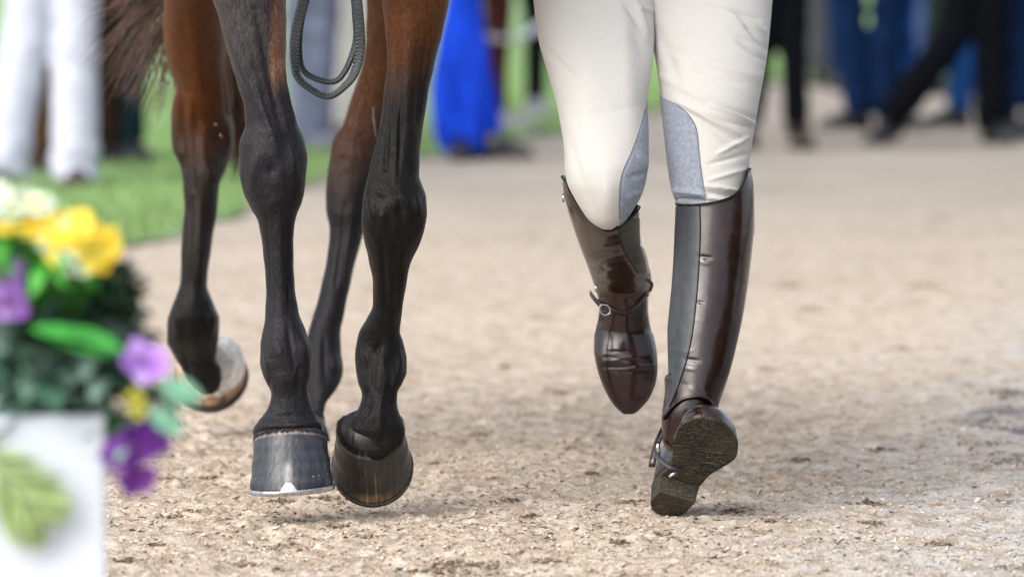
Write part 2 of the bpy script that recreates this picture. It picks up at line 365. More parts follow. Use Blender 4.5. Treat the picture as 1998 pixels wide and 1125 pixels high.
M_blade = mat('grass_blade', rough=0.6, spec=0.3, var=0.1, vc=True)
gr = mk('grass', np.stack([b0, b1, b2], 1).reshape(-1, 3), np.arange(nb*3).reshape(-1, 3), M_blade, cols=np.repeat(gc, 3, 0), smooth=False, fixn=False)
setp(gr, 'short green grass blades of the mown lawn', 'grass', kind='stuff')

# ---- debris on the path: chips, pebbles, fibres
def scatter(n, seed, smin, smax, dmax, palette, weights, flat=0.4, dmin=8.45, long=1.0, xr=(-1.15, 1.2), pick=None):
    r = np.random.default_rng(seed)
    y = dmin+(dmax-dmin)*r.random(n)**1.35; x = r.uniform(*xr, n)
    if pick is not None:
        keep = pick(x, y, r); x, y = x[keep], y[keep]; n = len(x)
    s = smin+(smax-smin)*r.random(n)**3
    base = np.array([[1, 0, 0], [0.25, 0.8, 0], [-0.9, 0.35, 0], [-0.5, -0.8, 0], [0.5, -0.7, 0], [0.1, 0.05, 1], [-0.1, 0, -0.6]])
    T = np.array([[0, 1, 5], [1, 2, 5], [2, 3, 5], [3, 4, 5], [4, 0, 5], [1, 0, 6], [2, 1, 6], [3, 2, 6], [4, 3, 6], [0, 4, 6]])
    V = base[None]*(1+0.35*r.standard_normal((n, 7, 3)))
    V[..., 2] *= flat; V[..., 0] *= long
    a = r.random(n)*6.28; tl = r.normal(0, 0.35, n); c, q = np.cos(a)[:, None], np.sin(a)[:, None]
    X = V[..., 0]*c-V[..., 1]*q; Y = V[..., 0]*q+V[..., 1]*c; Z = V[..., 2]+X*np.sin(tl)[:, None]
    z0 = hz(x, y)
    W = np.stack([x[:, None]+X*s[:, None], y[:, None]+Y*s[:, None], z0[:, None]+(Z+0.25*flat)*s[:, None]], -1)
    pc = np.array(palette)[r.choice(len(palette), n, p=np.array(weights)/sum(weights))]*(0.75+0.5*r.random((n, 1)))
    F = (T[None]+7*np.arange(n)[:, None, None]).reshape(-1, 3)
    return W.reshape(-1, 3), F, np.repeat(pc, 7, 0)
ydi = ys; xdi = xs
def hz(x, y):
    i = np.clip(np.searchsorted(xs, x), 0, len(xs)-1); j = np.clip(np.searchsorted(ys, y), 0, len(ys)-1); return H[j, i]
def cat(parts):
    n = 0; Vs, Fs, Cs = [], [], []
    for V, F, C in parts: Vs.append(V); Fs.append(F+n); Cs.append(C); n += len(V)
    return np.concatenate(Vs), np.concatenate(Fs), np.concatenate(Cs)
M_chip = mat('debris', rough=0.9, spec=0.2, var=0.15, nscale=300, vc=True)
left = lambda x, y, r: r.random(len(x)) > smoothstep(0.2, 0.8, x)*0.9
right = lambda x, y, r: r.random(len(x)) < smoothstep(0.15, 0.8, x)*0.95
sandc = [(0.57, 0.475, 0.38), (0.66, 0.57, 0.47), (0.45, 0.36, 0.275), (0.16, 0.115, 0.075), (0.10, 0.08, 0.06), (0.34, 0.26, 0.2)]
gravc = [(0.55, 0.52, 0.48), (0.66, 0.62, 0.55), (0.35, 0.36, 0.37), (0.16, 0.16, 0.165), (0.62, 0.50, 0.33), (0.45, 0.38, 0.32)]
D1 = cat([scatter(52000, 11, 0.0011, 0.0048, 13.5, sandc, [5, 4, 3, 2.0, 1.2, 3], 0.45, pick=left),
          scatter(7000, 12, 0.002, 0.0065, 11, sandc, [6, 4, 3, 1.0, 0.7, 2], 0.5, long=1.3, pick=left),
          scatter(14000, 13, 0.0012, 0.0042, 12, sandc, [4, 3, 2, 1.8, 1.0, 1.5], 0.28, long=3.2, pick=left)])
o = mk('sand_crumbs', D1[0], D1[1], M_chip, cols=D1[2], smooth=False, fixn=False); setp(o, 'loose crumbs and fibres of pale sand on the path', 'sand', kind='stuff')
D2 = cat([scatter(42000, 21, 0.0013, 0.005, 13.5, gravc, [5, 4, 3, 1.6, 1.6, 1], 0.55, pick=right), scatter(500, 22, 0.004, 0.009, 12, gravc, [4, 3, 2, 2, 2, 1], 0.5, pick=right)])
o = mk('gravel', D2[0], D2[1], M_chip, cols=D2[2], smooth=False, fixn=False); setp(o, 'grey and yellow gravel at the right of the path', 'gravel', kind='stuff')
# clods at the places where the photograph has dark ones
clods = [(345, 938, .022), (372, 1000, .016), (412, 935, .012), (548, 984, .016), (560, 1070, .028), (345, 1010, .01), (640, 978, .02), (300, 1065, .012), (870, 1108, .04), (905, 1112, .035), (830, 1118, .03), (660, 1030, .01),
         (1690, 988, .016), (1048, 622, .016), (1760, 682, .010), (985, 716, .010), (1600, 860, .012), (1722, 880, .014), (1500, 1020, .008), (1700, 1022, .010), (1430, 1000, .01), (1560, 900, .012), (1830, 1060, .014), (1985, 1110, .02),
         (1150, 930, .01), (1235, 985, .012), (930, 850, .008), (1090, 770, .012), (770, 640, .014), (1580, 605, .02), (1830, 425, .02), (1540, 560, .03), (1480, 810, .01), (1900, 870, .03), (1960, 905, .03), (1930, 820, .025), (1970, 770, .03), (1800, 560, .03),
         (1040, 1010, .009), (1210, 1060, .011), (1075, 1095, .012), (1390, 1090, .008), (1290, 1040, .01), (250, 1100, .012), (470, 1105, .013), (725, 1050, .01), (990, 985, .01), (1110, 880, .009), (850, 905, .012), (1500, 720, .012)]
Wc, Fc, Cc, n = [], [], [], 0
rr = np.random.default_rng(5)
for cx, cy, sz in clods:
    g = G(cx, cy); m_ = int(30+sz*1600)
    base = scatter(m_, int(cx*7+cy), 0.0015, 0.0058, 9, [(0.16, 0.115, 0.08), (0.22, 0.165, 0.115), (0.34, 0.26, 0.18), (0.12, 0.09, 0.065)], [3, 3, 2, 2], 0.6, long=1.4)
    V = base[0].reshape(m_, 7, 3); ctr = V.mean(1, keepdims=True)
    off = np.stack([rr.normal(0, sz*1.0, m_), rr.normal(0, sz*1.3, m_), np.zeros(m_)], -1)
    rad = np.hypot(off[:, 0], off[:, 1]/1.3)/sz; off[:, 2] = sz*0.38*np.exp(-rad**2)*rr.random(m_)+0.0015+hz(np.array([g[0]]), np.array([g[1]]))[0]
    V = V-ctr+(np.array([g[0], g[1], 0])+off)[:, None]
    Wc.append(V.reshape(-1, 3)); Fc.append(base[1]+n); Cc.append(base[2]); n += m_*7
o = mk('soil_clods', np.concatenate(Wc), np.concatenate(Fc), M_chip, cols=np.concatenate(Cc), smooth=False, fixn=False); setp(o, 'dark broken soil clods strewn over the sandy path', 'soil', kind='stuff')
bits = scatter(60, 31, 0.002, 0.005, 11, [(0.5, 0.08, 0.06), (0.05, 0.25, 0.12), (0.1, 0.2, 0.35), (0.6, 0.3, 0.12)], [4, 1, 2, 2], 0.4)
o = mk('coloured_grit', bits[0], bits[1], M_chip, cols=bits[2], smooth=False, fixn=False); setp(o, 'tiny red, green and blue bits in the sand', 'grit', kind='stuff')

# ================================================================ HORSE
HB = P(640, 900, 10.0); HB[2] = 0
horse = thing('horse', 'bay horse with black lower legs trotting beside the rider in cream breeches', 'horse', HB)
M_coat = mat('horse_coat', rough=0.40, spec=0.16, var=0.30, nscale=300, bump=0.0016, bscale=480, vc=True, stretch=(1, 1, 0.35), sheen=0.015, sheen_tint=(0.75, 0.8, 1.0), rvar=0.10, bump2=2.6, b2scale=40)
NU = 96
def hleg(Lp, Rp, D, Q, y0, y1, strokes, colf, nv=330):
    lf = Loft(Lp, Rp, D, Q); V, F, T, Y = lf.mesh(y0, y1, nv, NU)
    n = grid_normals(V, nv, NU); V = sculpt(V, n, [(a, b, c, d, e*0.8, f*2.2) for a, b, c, d, e, f in strokes])
    # gentle irregularity
    px, py = proj(V)
    V = V+n*(0.0006*np.sin(px*0.11+py*0.05)*np.sin(py*0.07+T*2))[:, None]
    C = colf(T, Y, px)
    V2, F2 = endcap(V, F, NU, nv)
    return V2, F2, C
BLACK = np.array([0.0075, 0.0068, 0.0068]); DKB = np.array([0.014, 0.0075, 0.0045]); BROWN = np.array([0.080, 0.025, 0.0045]); LBR = np.array([0.26, 0.12, 0.065])
GREY = np.array([0.0135, 0.013, 0.0155])
def mixc(a, b, f): return a[None]*(1-f[:, None])+b[None]*f[:, None]
def cB(T, Y, px):
    f = smoothstep(20, 260, Y); c = mixc(np.array([0.036, 0.032, 0.034]), GREY, f)
    inner = smoothstep(524, 540, px+0.03*Y)*smoothstep(190, 120, Y)*(np.cos(T) > 0)
    return c*(1-inner[:, None])+np.array([0.19, 0.095, 0.062])*inner[:, None]
def cA(T, Y, px):
    f = smoothstep(120, 360, Y+18*np.sin(T*3)); c = mixc(BROWN, DKB*0.85, f); f2 = smoothstep(300, 620, Y); return c*(1-f2[:, None])+BLACK*0.8*f2[:, None]
def cC(T, Y, px):
    f = smoothstep(120, 430, Y+15*np.sin(T*2)); return mixc(np.array([0.105, 0.046, 0.023]), GREY*0.75, f)
def cD(T, Y, px):
    f = smoothstep(20, 225, Y+0.5*(px-780)); return mixc(BROWN*1.25, np.array([0.0058, 0.0051, 0.0048]), f)
# right fore (front left in the picture)
B = hleg([(-260, 360), (-120, 390), (0, 415), (19, 422), (105, 445), (168, 464), (215, 477), (240, 478), (284, 467), (336, 467), (375, 475), (403, 487), (428, 501), (455, 508), (510, 515), (565, 519), (620, 517), (650, 512), (675, 508), (703, 507), (730, 512), (769, 529), (785, 526), (802, 519), (821, 504), (842, 493), (856, 497)],
         [(-260, 560), (-120, 560), (0, 558), (60, 559), (149, 558), (179, 562), (231, 577), (269, 592), (306, 600), (358, 596), (395, 589), (420, 579), (445, 574), (482, 573), (538, 574), (604, 582), (653, 600), (686, 610), (730, 606), (755, 600), (775, 602), (808, 617), (838, 630), (856, 628)],
         [(-260, 9.55), (0, 9.45), (330, 9.40), (560, 9.415), (690, 9.40), (770, 9.385), (820, 9.385), (856, 9.405)],
         [(-260, 1.3), (0, 1.1), (250, 0.95), (330, 0.98), (420, 1.1), (540, 1.35), (640, 1.2), (700, 1.15), (770, 1.0), (820, 0.85), (856, 0.72)], -260, 856,
         [(440, 60, 520, 240, 14, 2.5), (500, 20, 548, 250, 12, -2.6), (470, 60, 540, 300, 8, 1.6), (548, 120, 575, 240, 8, 2.0), (535, 262, 535, 268, 26, 4), (528, 318, 532, 345, 16, -3.2), (500, 300, 492, 360, 14, 2.6), (570, 290, 572, 350, 14, 2.6), (535, 385, 540, 400, 22, 1.5),
          (520, 420, 530, 600, 6, -1.2), (545, 420, 548, 610, 12, 1.6), (563, 440, 564, 600, 5, -1.4), (505, 470, 512, 560, 10, 1.0), (535, 660, 540, 700, 26, 3), (590, 660, 596, 705, 12, 2.4), (520, 690, 524, 715, 9, 2), (562, 640, 575, 720, 7, -2.0), (530, 650, 536, 730, 6, -1.2), (585, 720, 580, 765, 8, -2.2), (548, 735, 556, 800, 16, 1.8), (528, 740, 522, 770, 6, -1.5),
          (512, 832, 620, 826, 7, 2.2), (515, 815, 610, 808, 6, -1.2)], cB)
# left fore (front right in the picture)
Dg = hleg([(-260, 700), (-120, 730), (0, 745), (60, 752), (112, 756), (168, 750), (276, 737), (330, 722), (373, 711), (400, 707), (440, 706), (470, 711), (500, 718), (560, 728), (595, 727), (620, 716), (650, 700), (690, 693), (720, 694), (745, 699), (770, 706), (790, 702), (815, 686), (840, 674), (862, 680), (880, 698), (891, 715), (896, 726)],
          [(-260, 960), (-120, 905), (0, 877), (30, 871), (123, 849), (179, 836), (232, 828), (284, 821), (340, 818), (362, 824), (385, 832), (415, 833), (440, 830), (470, 821), (520, 800), (570, 790), (620, 783), (645, 781), (665, 786), (700, 794), (725, 794), (745, 787), (765, 776), (785, 774), (815, 783), (840, 791), (862, 786), (880, 770), (891, 754), (896, 744)],
          [(-260, 9.62), (0, 9.50), (330, 9.42), (400, 9.40), (560, 9.46), (690, 9.50), (770, 9.46), (850, 9.445), (896, 9.425)],
          [(-260, 1.2), (0, 1.15), (250, 1.1), (400, 0.95), (480, 1.1), (570, 1.4), (690, 1.1), (770, 1.15), (850, 0.6), (896, 0.5)], -260, 896,
          [(760, 40, 752, 330, 7, -3), (745, 250, 715, 380, 8, 2.0), (800, 20, 790, 300, 22, 3), (764, 60, 764, 300, 6, 2.2), (835, 60, 812, 240, 8, -1.8), (776, 180, 770, 360, 4, 1.8), (785, 190, 778, 340, 4, -1.6), (720, 378, 728, 430, 8, 2.2),
           (745, 410, 748, 440, 13, 3.5), (780, 395, 785, 430, 12, -2.6), (812, 385, 815, 420, 10, 3), (735, 370, 750, 380, 8, -2), (770, 450, 768, 480, 16, 1.6), (745, 470, 752, 620, 7, -1.5), (762, 500, 764, 630, 10, 1.8), (785, 450, 778, 600, 5, -1.2),
           (712, 680, 720, 712, 10, 3.2), (738, 672, 735, 690, 9, -2.6), (748, 690, 745, 720, 15, 3), (780, 690, 778, 725, 9, 2.5), (730, 720, 728, 760, 7, -2), (762, 730, 762, 790, 8, -1.5), (741, 780, 740, 850, 12, 2), (725, 790, 700, 830, 6, -1.5)], cD)
# right hind (far left)
A = hleg([(-260, 250), (-120, 300), (0, 320), (49, 318), (90, 321), (127, 328), (160, 339), (175, 344), (200, 337), (224, 334), (260, 334), (291, 337), (312, 346), (329, 353), (370, 358), (411, 360), (450, 356), (500, 353), (545, 352), (575, 344), (605, 333), (631, 326), (664, 325), (685, 334), (700, 343), (725, 357), (745, 366), (760, 378), (769, 392)],
         [(-260, 520), (-120, 470), (0, 446), (60, 441), (112, 440), (170, 444), (224, 451), (254, 458), (285, 456), (310, 449), (335, 440), (362, 428), (411, 424), (450, 417), (510, 409), (554, 404), (580, 412), (598, 419), (620, 428), (653, 428), (680, 424), (700, 421), (718, 431), (740, 432), (760, 426), (769, 414)],
         [(-260, 10.3), (-120, 10.5), (0, 10.72), (180, 10.86), (260, 10.90), (380, 10.82), (560, 10.78), (650, 10.80), (700, 10.84), (769, 10.88)],
         [(-260, 2.2), (-120, 1.9), (0, 1.5), (180, 1.15), (260, 1.25), (380, 1.3), (560, 1.4), (650, 1.1), (700, 0.9), (769, 0.6)], -260, 769,
         [(437, 120, 447, 260, 7, -2.5), (352, 180, 356, 330, 7, -3.5), (372, 190, 376, 380, 9, 2.5), (380, 60, 390, 200, 26, 2.5), (418, 250, 432, 300, 14, -3.2), (445, 230, 446, 285, 7, 3), (395, 250, 398, 330, 15, 2.2), (400, 320, 420, 350, 10, 1.5),
          (372, 400, 370, 580, 6, -1.4), (390, 400, 388, 560, 9, 1.6), (345, 610, 348, 660, 12, 2.2), (415, 610, 412, 650, 8, 3.0), (402, 590, 400, 640, 7, -2), (380, 640, 382, 690, 20, 2.0), (360, 690, 372, 740, 8, -1.5)], cA)
# left hind (between the forelegs)
Cg = hleg([(-260, 640), (-120, 700), (0, 715), (60, 714), (123, 709), (149, 700), (202, 682), (243, 669), (262, 655), (280, 648), (336, 640), (373, 636), (410, 636), (444, 643), (470, 642), (499, 638), (582, 621), (648, 601), (700, 588), (740, 590), (770, 600), (800, 606), (840, 596), (860, 590)],
          [(-260, 900), (-120, 820), (0, 790), (100, 782), (200, 768), (273, 752), (340, 738), (400, 724), (444, 712), (488, 700), (543, 686), (609, 672), (653, 665), (686, 666), (715, 670), (735, 668), (753, 660), (770, 648), (786, 637), (810, 632), (840, 640), (860, 645)],
          [(-260, 10.2), (-120, 10.4), (0, 10.55), (250, 10.68), (330, 10.66), (480, 10.62), (600, 10.58), (720, 10.55), (800, 10.48), (860, 10.44)],
          [(-260, 2.0), (-120, 1.7), (0, 1.4), (250, 1.1), (330, 1.15), (480, 1.3), (600, 1.3), (720, 1.1), (800, 1.1), (860, 0.9)], -260, 860,
          [(730, 60, 690, 260, 12, 2.5), (715, 160, 668, 300, 7, -2.0), (668, 300, 690, 300, 16, -2.0), (690, 250, 680, 330, 14, 2), (655, 300, 652, 370, 10, 2.2), (672, 400, 655, 560, 5, -1.6), (690, 390, 672, 560, 8, 1.4), (650, 690, 655, 720, 9, 2.2), (632, 660, 634, 740, 8, -1.8)], cC)
# trunk, neck and head (above the frame)
def ringloft(rs, nu=48):     # (x, y, z, half width, half height)
    rs = np.array(rs); S = spline(rs, 60); th = np.linspace(0, 2*np.pi, nu, endpoint=False)
    V = np.stack([S[:, None, 0]+S[:, None, 3]*np.cos(th), np.broadcast_to(S[:, None, 1], (60, nu)), S[:, None, 2]+S[:, None, 4]*np.sin(th)], -1).reshape(-1, 3)
    return endcap(V, gridfaces(60, nu), nu, 60)
tr = ringloft([(-.27, 9.17, 1.26, .04, .05), (-.27, 9.20, 1.22, .15, .18), (-.28, 9.35, 1.22, .21, .27), (-.29, 9.6, 1.22, .26, .29), (-.33, 10.0, 1.23, .29, .295), (-.37, 10.4, 1.26, .28, .26), (-.41, 10.7, 1.30, .27, .27), (-.43, 11.0, 1.27, .23, .23), (-.44, 11.15, 1.25, .10, .12)])
nk = tube(spline([(-.28, 9.45, 1.32), (-.28, 9.25, 1.50), (-.27, 9.0, 1.72), (-.26, 8.8, 1.88)], 24), np.linspace(.21, .11, 24), 24, flat=1.0)
hd = tube(spline([(-.26, 8.82, 1.93), (-.255, 8.66, 1.86), (-.25, 8.5, 1.68), (-.245, 8.38, 1.50), (-.245, 8.35, 1.43)], 24), np.interp(np.linspace(0, 1, 24), [0, .15, .4, .8, 1], [.07, .11, .095, .06, .045]), 24)
ears = [tube([(-.26+s*.05, 8.84, 1.98), (-.26+s*.06, 8.83, 2.05), (-.26+s*.06, 8.82, 2.12)], [.03, .028, .004], 10) for s in (-1, 1)]
body_parts = [B, Dg, A, Cg]
for Vb, Fb in [tr, nk, hd]+ears:
    body_parts.append((Vb, Fb, np.tile(BROWN, (len(Vb), 1))))
import bmesh
tmp = []
for k_, (Vb, Fb, Cb) in enumerate(body_parts):
    o = mk('body' if k_ == 4 else 'tmp', Vb, Fb, M_coat, horse, cols=Cb, fixn=True)
    tmp.append(o)
body = tmp[4]
for o in tmp:
    if o is body: continue
    md = body.modifiers.new('u', 'BOOLEAN'); md.operation = 'UNION'; md.object = o; md.solver = 'EXACT'
bpy.context.view_layer.update()
dg = bpy.context.evaluated_depsgraph_get(); me2 = bpy.data.meshes.new_from_object(body.evaluated_get(dg)); body.modifiers.clear()
from mathutils.kdtree import KDTree
allV = np.concatenate([p[0] for p in body_parts])-ORG['horse']; allC = np.concatenate([p[2] for p in body_parts])
kd = KDTree(len(allV))
for i, v in enumerate(allV.tolist()): kd.insert(v, i)
kd.balance()
co = np.empty(len(me2.vertices)*3, np.float32); me2.vertices.foreach_get('co', co)
idx = [kd.find(v)[1] for v in co.reshape(-1, 3).tolist()]
while len(me2.color_attributes): me2.color_attributes.remove(me2.color_attributes[0])
ca = me2.color_attributes.new('col', 'FLOAT_COLOR', 'POINT'); c4 = np.ones((len(idx), 4), np.float32); c4[:, :3] = allC[idx]; ca.data.foreach_set('color', c4.ravel())
me2.polygons.foreach_set('use_smooth', np.ones(len(me2.polygons), bool)); body.data = me2
for o in tmp:
    if o is not body: bpy.data.objects.remove(o)
# white scars and ticks on the coat (raised tufts of white hair)
M_white = mat('white_hair', (0.55, 0.55, 0.55), 0.8, 0.2, 0.2, 200)
def tuft(pts, d, r=0.0016):
    V, F = tube(spline([P(x, y, d) for x, y in pts], 10), np.interp(np.linspace(0, 1, 10), [0, .4, 1], [r*.3, r, r*.2]), 6, flat=0.5); return V, F
sV, sF, _ = join([tuft([(417, 243), (420, 242), (425, 244)], 10.82), tuft([(429, 262), (432, 265), (433, 270)], 10.83)])
mk('scar', sV, sF, M_white, horse)
sV, sF = tuft([(728, 208), (729, 232), (731, 250), (734, 270)], 9.40+1.19, 0.0013)
mk('scar', sV, sF, M_white, horse)

# hooves ---------------------------------------------------------
M_hoof = mat('hoof_horn', rough=0.40, spec=0.4, var=0.22, nscale=90, bump=0.0012, bscale=150, vc=True, stretch=(1, 1, 0.12), rvar=0.14, coat=0.1)
M_shoe = mat('shoe_metal', (0.50, 0.52, 0.55), 0.32, 0.5, 0.22, 120, 0.0004, 300, metal=0.9, rvar=0.15)
M_shoe_dark = mat('worn_shoe_metal', (0.06, 0.058, 0.055), 0.45, 0.5, 0.25, 120, 0.0006, 300, metal=0.5)
M_nail = mat('nail_metal', (0.22, 0.22, 0.22), 0.35, 0.5, 0.1, metal=0.9)
M_tail = mat('tail_hair', rough=0.45, spec=0.5, var=0.2, nscale=80, vc=True)
M_sole = mat('hoof_sole', (0.20, 0.16, 0.12), 0.9, 0.2, 0.3, 120, 0.002, 200)
def outline(phi, t, w0, w1, l0, l1, h, back=0.0):
    w = w0*(1-t)+w1*t; l = l0*(1-t)+l1*t
    c, s = np.cos(phi), np.sin(phi)
    y = np.where(c > 0, -c*l*0.52, -np.sign(c)*0-(-np.abs(c)**0.75)*l*0.42)
    x = s*w*0.5*(1-0.10*np.clip(-c, 0, 1))
    return x, y
def rotm(pitch, yaw=0, roll=0):
    return np.array(Matrix.Rotation(R(yaw), 3, 'Z') @ Matrix.Rotation(R(roll), 3, 'Y') @ Matrix.Rotation(R(pitch), 3, 'X'))
def hoof(o_, rot, w0, w1, l0, l1, h, slope, colf, shoe=True, clip=True, shoem=None, hh=0.62, name='hoof', fringe=True):
    nu, nv = 160, 46; phi = np.linspace(0, 2*np.pi, nu, endpoint=False); t = np.linspace(0, 1, nv)
    PH, T = np.meshgrid(phi, t)
    x, y = outline(PH, T, w0, w1, l0, l1, h)
    cc = (1+np.cos(PH))/2
    z = T*h*(hh+(1-hh)*cc)
    y = y+slope*z*1.0
    x = x*(1+0.012*np.sin(T*3.14*5)*(T < .9)+0.02*np.exp(-((T-0.97)/0.03)**2)); y = y+0.0
    V = np.stack([x, y, z], -1).reshape(-1, 3); C = colf(x.ravel()/(w0/2), T.ravel(), PH.ravel(), rng)
    F = gridfaces(nv, nu).tolist()
    # cap the coronet with a soft cushion
    topc = V[-nu:].mean(0)+np.array([0, 0, 0.004]); n0 = len(V)
    inn = topc+(V[-nu:]-topc)*0.86+np.array([0, 0, 0.010]); topc = topc+np.array([0, 0, 0.030]); V = np.vstack([V, inn, topc[None]]); C = np.vstack([C, np.tile(BLACK if fringe else np.array([.62, .61, .60]), (nu+1, 1))])
    for i in range(nu):
        k2 = (i+1) % nu; F.append([(nv-1)*nu+i, (nv-1)*nu+k2, n0+k2, n0+i]); F.append([n0+i, n0+k2, n0+nu])
    F.append(list(range(nu))[::-1])
    tf = lambda V: V@rot.T+np.array(o_)
    ho = mk(name, tf(V), F, M_hoof, horse, cols=C)
    rh = np.random.default_rng(4); hv, hf, hn_ = [], [], 0
    for ph_ in rh.uniform(-2.2, 2.2, 420):
        x, y = outline(np.array(ph_), 1.0, w0, w1, l0, l1, h); zt_ = h*(hh+(1-hh)*(1+math.cos(ph_))/2); b3 = np.array([float(x), float(y)+slope*zt_, zt_]); c3 = np.array([0, slope*zt_, 0])
        out = b3-c3; out[2] = 0; out /= np.linalg.norm(out); lh = rh.uniform(.003, .008)
        V, F = tube([b3-out*.006+np.array([0, 0, .010]), b3+out*.0005+np.array([rh.normal(0, .001), 0, .003]), b3+out*.0016+np.array([rh.normal(0, .002), 0, -lh*.7+.002])], [.0006, .0005, .00015], 3, False)
        hv.append(tf0(V) if False else V); hf += [[i+hn_ for i in f] for f in F]; hn_ += len(V)
    HV_ = np.concatenate(hv)@rot.T+np.array(o_)
    if fringe: mk('coronet_hair', HV_, hf, M_tail, horse, cols=np.tile(BLACK*1.5, (len(HV_), 1)), fixn=False)
    # sole with frog
    x, y = outline(phi, 0, w0*0.82, w1, l0*0.84, l1, h); sV = np.stack([x, y, np.full(nu, -0.001)], -1); sV = np.vstack([sV, [[0, 0, 0.006]]]); sF = [[i, (i+1) % nu, nu] for i in range(nu)]
    mk('sole', tf(sV), sF, M_sole, ho)
    if shoe:
        ph = np.linspace(-2.65, 2.65, 90); x, y = outline(ph, 0, w0, w1, l0, l1, h); ctr = np.array([0, 0.005])
        prof = []
        for s_, zz in ((1.035, 0.0), (1.05, -0.003), (1.045, -0.0075), (1.02, -0.009), (0.74, -0.009), (0.72, -0.001)):
            prof.append(np.stack([x*s_, (y-ctr[1])*s_+ctr[1], np.full(90, zz)], -1))
        SV = np.stack(prof, 1).reshape(-1, 3); SF = gridfaces(90, 6).tolist(); SF.append(list(range(6))); SF.append([89*6+i for i in range(6)][::-1])
        sh = mk('horseshoe', tf(SV), SF, shoem or M_shoe, horse)
        if clip:
            # toe clip drawn up over the horn
            u = np.linspace(-1, 1, 13); vv = np.linspace(0, 1, 7); g = []
            for off in (0.0008, 0.0032):
                for a in vv:
                    wdt = 0.0165*(1-a**1.5*0.88)
                    xx = u*wdt+0.002; zz = a*0.021-0.006; yy = -np.sqrt(np.maximum((l0*0.52)**2*(1-(xx/(w0*.5))**2), 0))+slope*max(zz, 0)-off-0.0009*(1-a)
                    g.append(np.stack([xx, yy, np.full(13, zz)], -1))
            g = np.array(g).reshape(2, 7, 13, 3); cV = g.reshape(-1, 3); cF = gridfaces(7, 13, False).tolist()+(gridfaces(7, 13, False)[:, ::-1]+91).tolist()
            ed = [i for i in range(13)]+[r*13+12 for r in range(1, 7)]+[6*13+i for i in range(11, -1, -1)]+[r*13 for r in range(5, 0, -1)]
            for i in range(len(ed)): a_, b_ = ed[i], ed[(i+1) % len(ed)]; cF.append([a_, b_, b_+91, a_+91])
            mk('toe_clip', tf(cV), cF, shoem or M_shoe, sh)
        for s_ in (-1, 1):
            for k_, aa in enumerate((0.66, 0.83, 0.97, 1.16)):
                x, y = outline(np.array(s_*aa), 0.24, w0, w1, l0, l1, h); zc = 0.24*h*0.8
                V, F = ellipsoid((float(x)*1.012, float(y)*1.012+slope*zc, zc+0.002*math.sin(k_*3)), (0.0012+.0005*math.sin(k_*5+s_), 0.0014, 0.0016+.0006*math.cos(k_*7)), 8, 6); mk('nail', tf(V), F, M_nail, ho)
    return ho
def streaks(x, seed, f=60):
    r = np.random.default_rng(seed); g = r.random(400); q = (x*f+150); i = q.astype(int) % 399; fr = q-np.floor(q); return g[i]*(1-fr)+g[i+1]*fr
def hcB(x, t, ph, r):
    base = np.array([0.032, 0.036, 0.045]); c = np.tile(base, (len(x), 1)); s1 = streaks(x, 1, 14)
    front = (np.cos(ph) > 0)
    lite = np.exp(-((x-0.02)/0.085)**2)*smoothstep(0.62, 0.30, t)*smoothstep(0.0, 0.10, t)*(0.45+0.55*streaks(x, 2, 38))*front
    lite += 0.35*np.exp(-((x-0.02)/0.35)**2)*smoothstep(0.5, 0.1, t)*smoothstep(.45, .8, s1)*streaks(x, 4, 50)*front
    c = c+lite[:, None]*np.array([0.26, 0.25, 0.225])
    dark = smoothstep(0.22, 0.05, t)*(0.4+0.6*s1)*(np.abs(x) > 0.2); c *= (1-0.65*dark)[:, None]
    c *= (1-0.15*np.sin(t*28))[:, None]*(0.85+0.3*streaks(x, 7, 45))[:, None]
    lip = smoothstep(0.93, 0.975, t); c = c*(1-lip[:, None])+np.array([0.24, 0.20, 0.20])*lip[:, None]*(0.5+0.6*streaks(x, 9, 30))[:, None]
    return c
def hcD(x, t, ph, r):
    c = np.tile(np.array([0.026, 0.023, 0.020]), (len(x), 1)); front = (np.cos(ph) > 0); s = streaks(x, 3, 30)
    tan = np.exp(-((x+0.08)/0.16)**2)*smoothstep(0.85, 0.35, t)*smoothstep(0.45, 0.85, s)*front*0.8
    tan2 = np.exp(-((x-0.0)/0.42)**2)*smoothstep(0.24, 0.05, t)*(0.3+0.7*streaks(x, 5, 22))*smoothstep(0.0, 0.05, t)*front
    tan2 *= 1-0.9*np.exp(-((x-0.06)/0.10)**2)*smoothstep(.2, .05, t)
    c = c+tan[:, None]*np.array([0.24, 0.19, 0.15])+tan2[:, None]*np.array([0.30, 0.18, 0.085])
    c *= (0.7+0.6*streaks(x, 8, 60))[:, None]
    lip = smoothstep(0.90, 0.95, t); return c*(1-lip[:, None])+np.array([0.10, 0.095, 0.088])*lip[:, None]
def hcA(x, t, ph, r):
    c = np.tile(np.array([0.80, 0.79, 0.78]), (len(x), 1)); s = streaks(x, 13, 9)
    tan = smoothstep(0.15, -0.45, x+0.5*(t-0.5))*smoothstep(0.95, 0.55, t+0.2*s); tan = np.maximum(tan, smoothstep(0.48, 0.36, t+0.1*s))
    c = c*(1-tan[:, None])+np.array([0.42, 0.25, 0.15])*tan[:, None]
    dk = smoothstep(0.6, 0.8, s)*smoothstep(0.55, 0.2, t); c = c*(1-0.75*dk[:, None])
    edge = smoothstep(0.20, 0.10, t); return c*(1-edge[:, None])+np.array([0.05, 0.045, 0.04])*edge[:, None]
sB = FPX/9.36
hoof(P(569, 948, 9.36), rotm(0, -3, -3.5), 0.139, 0.121, 0.138, 0.112, 0.094, 0.40, hcB)
hoof(P(726, 907, 9.50), rotm(60, 3, -4), 0.134, 0.112, 0.138, 0.105, 0.082, 0.42, hcD, shoe=True, clip=False, shoem=M_shoe_dark, hh=0.86)
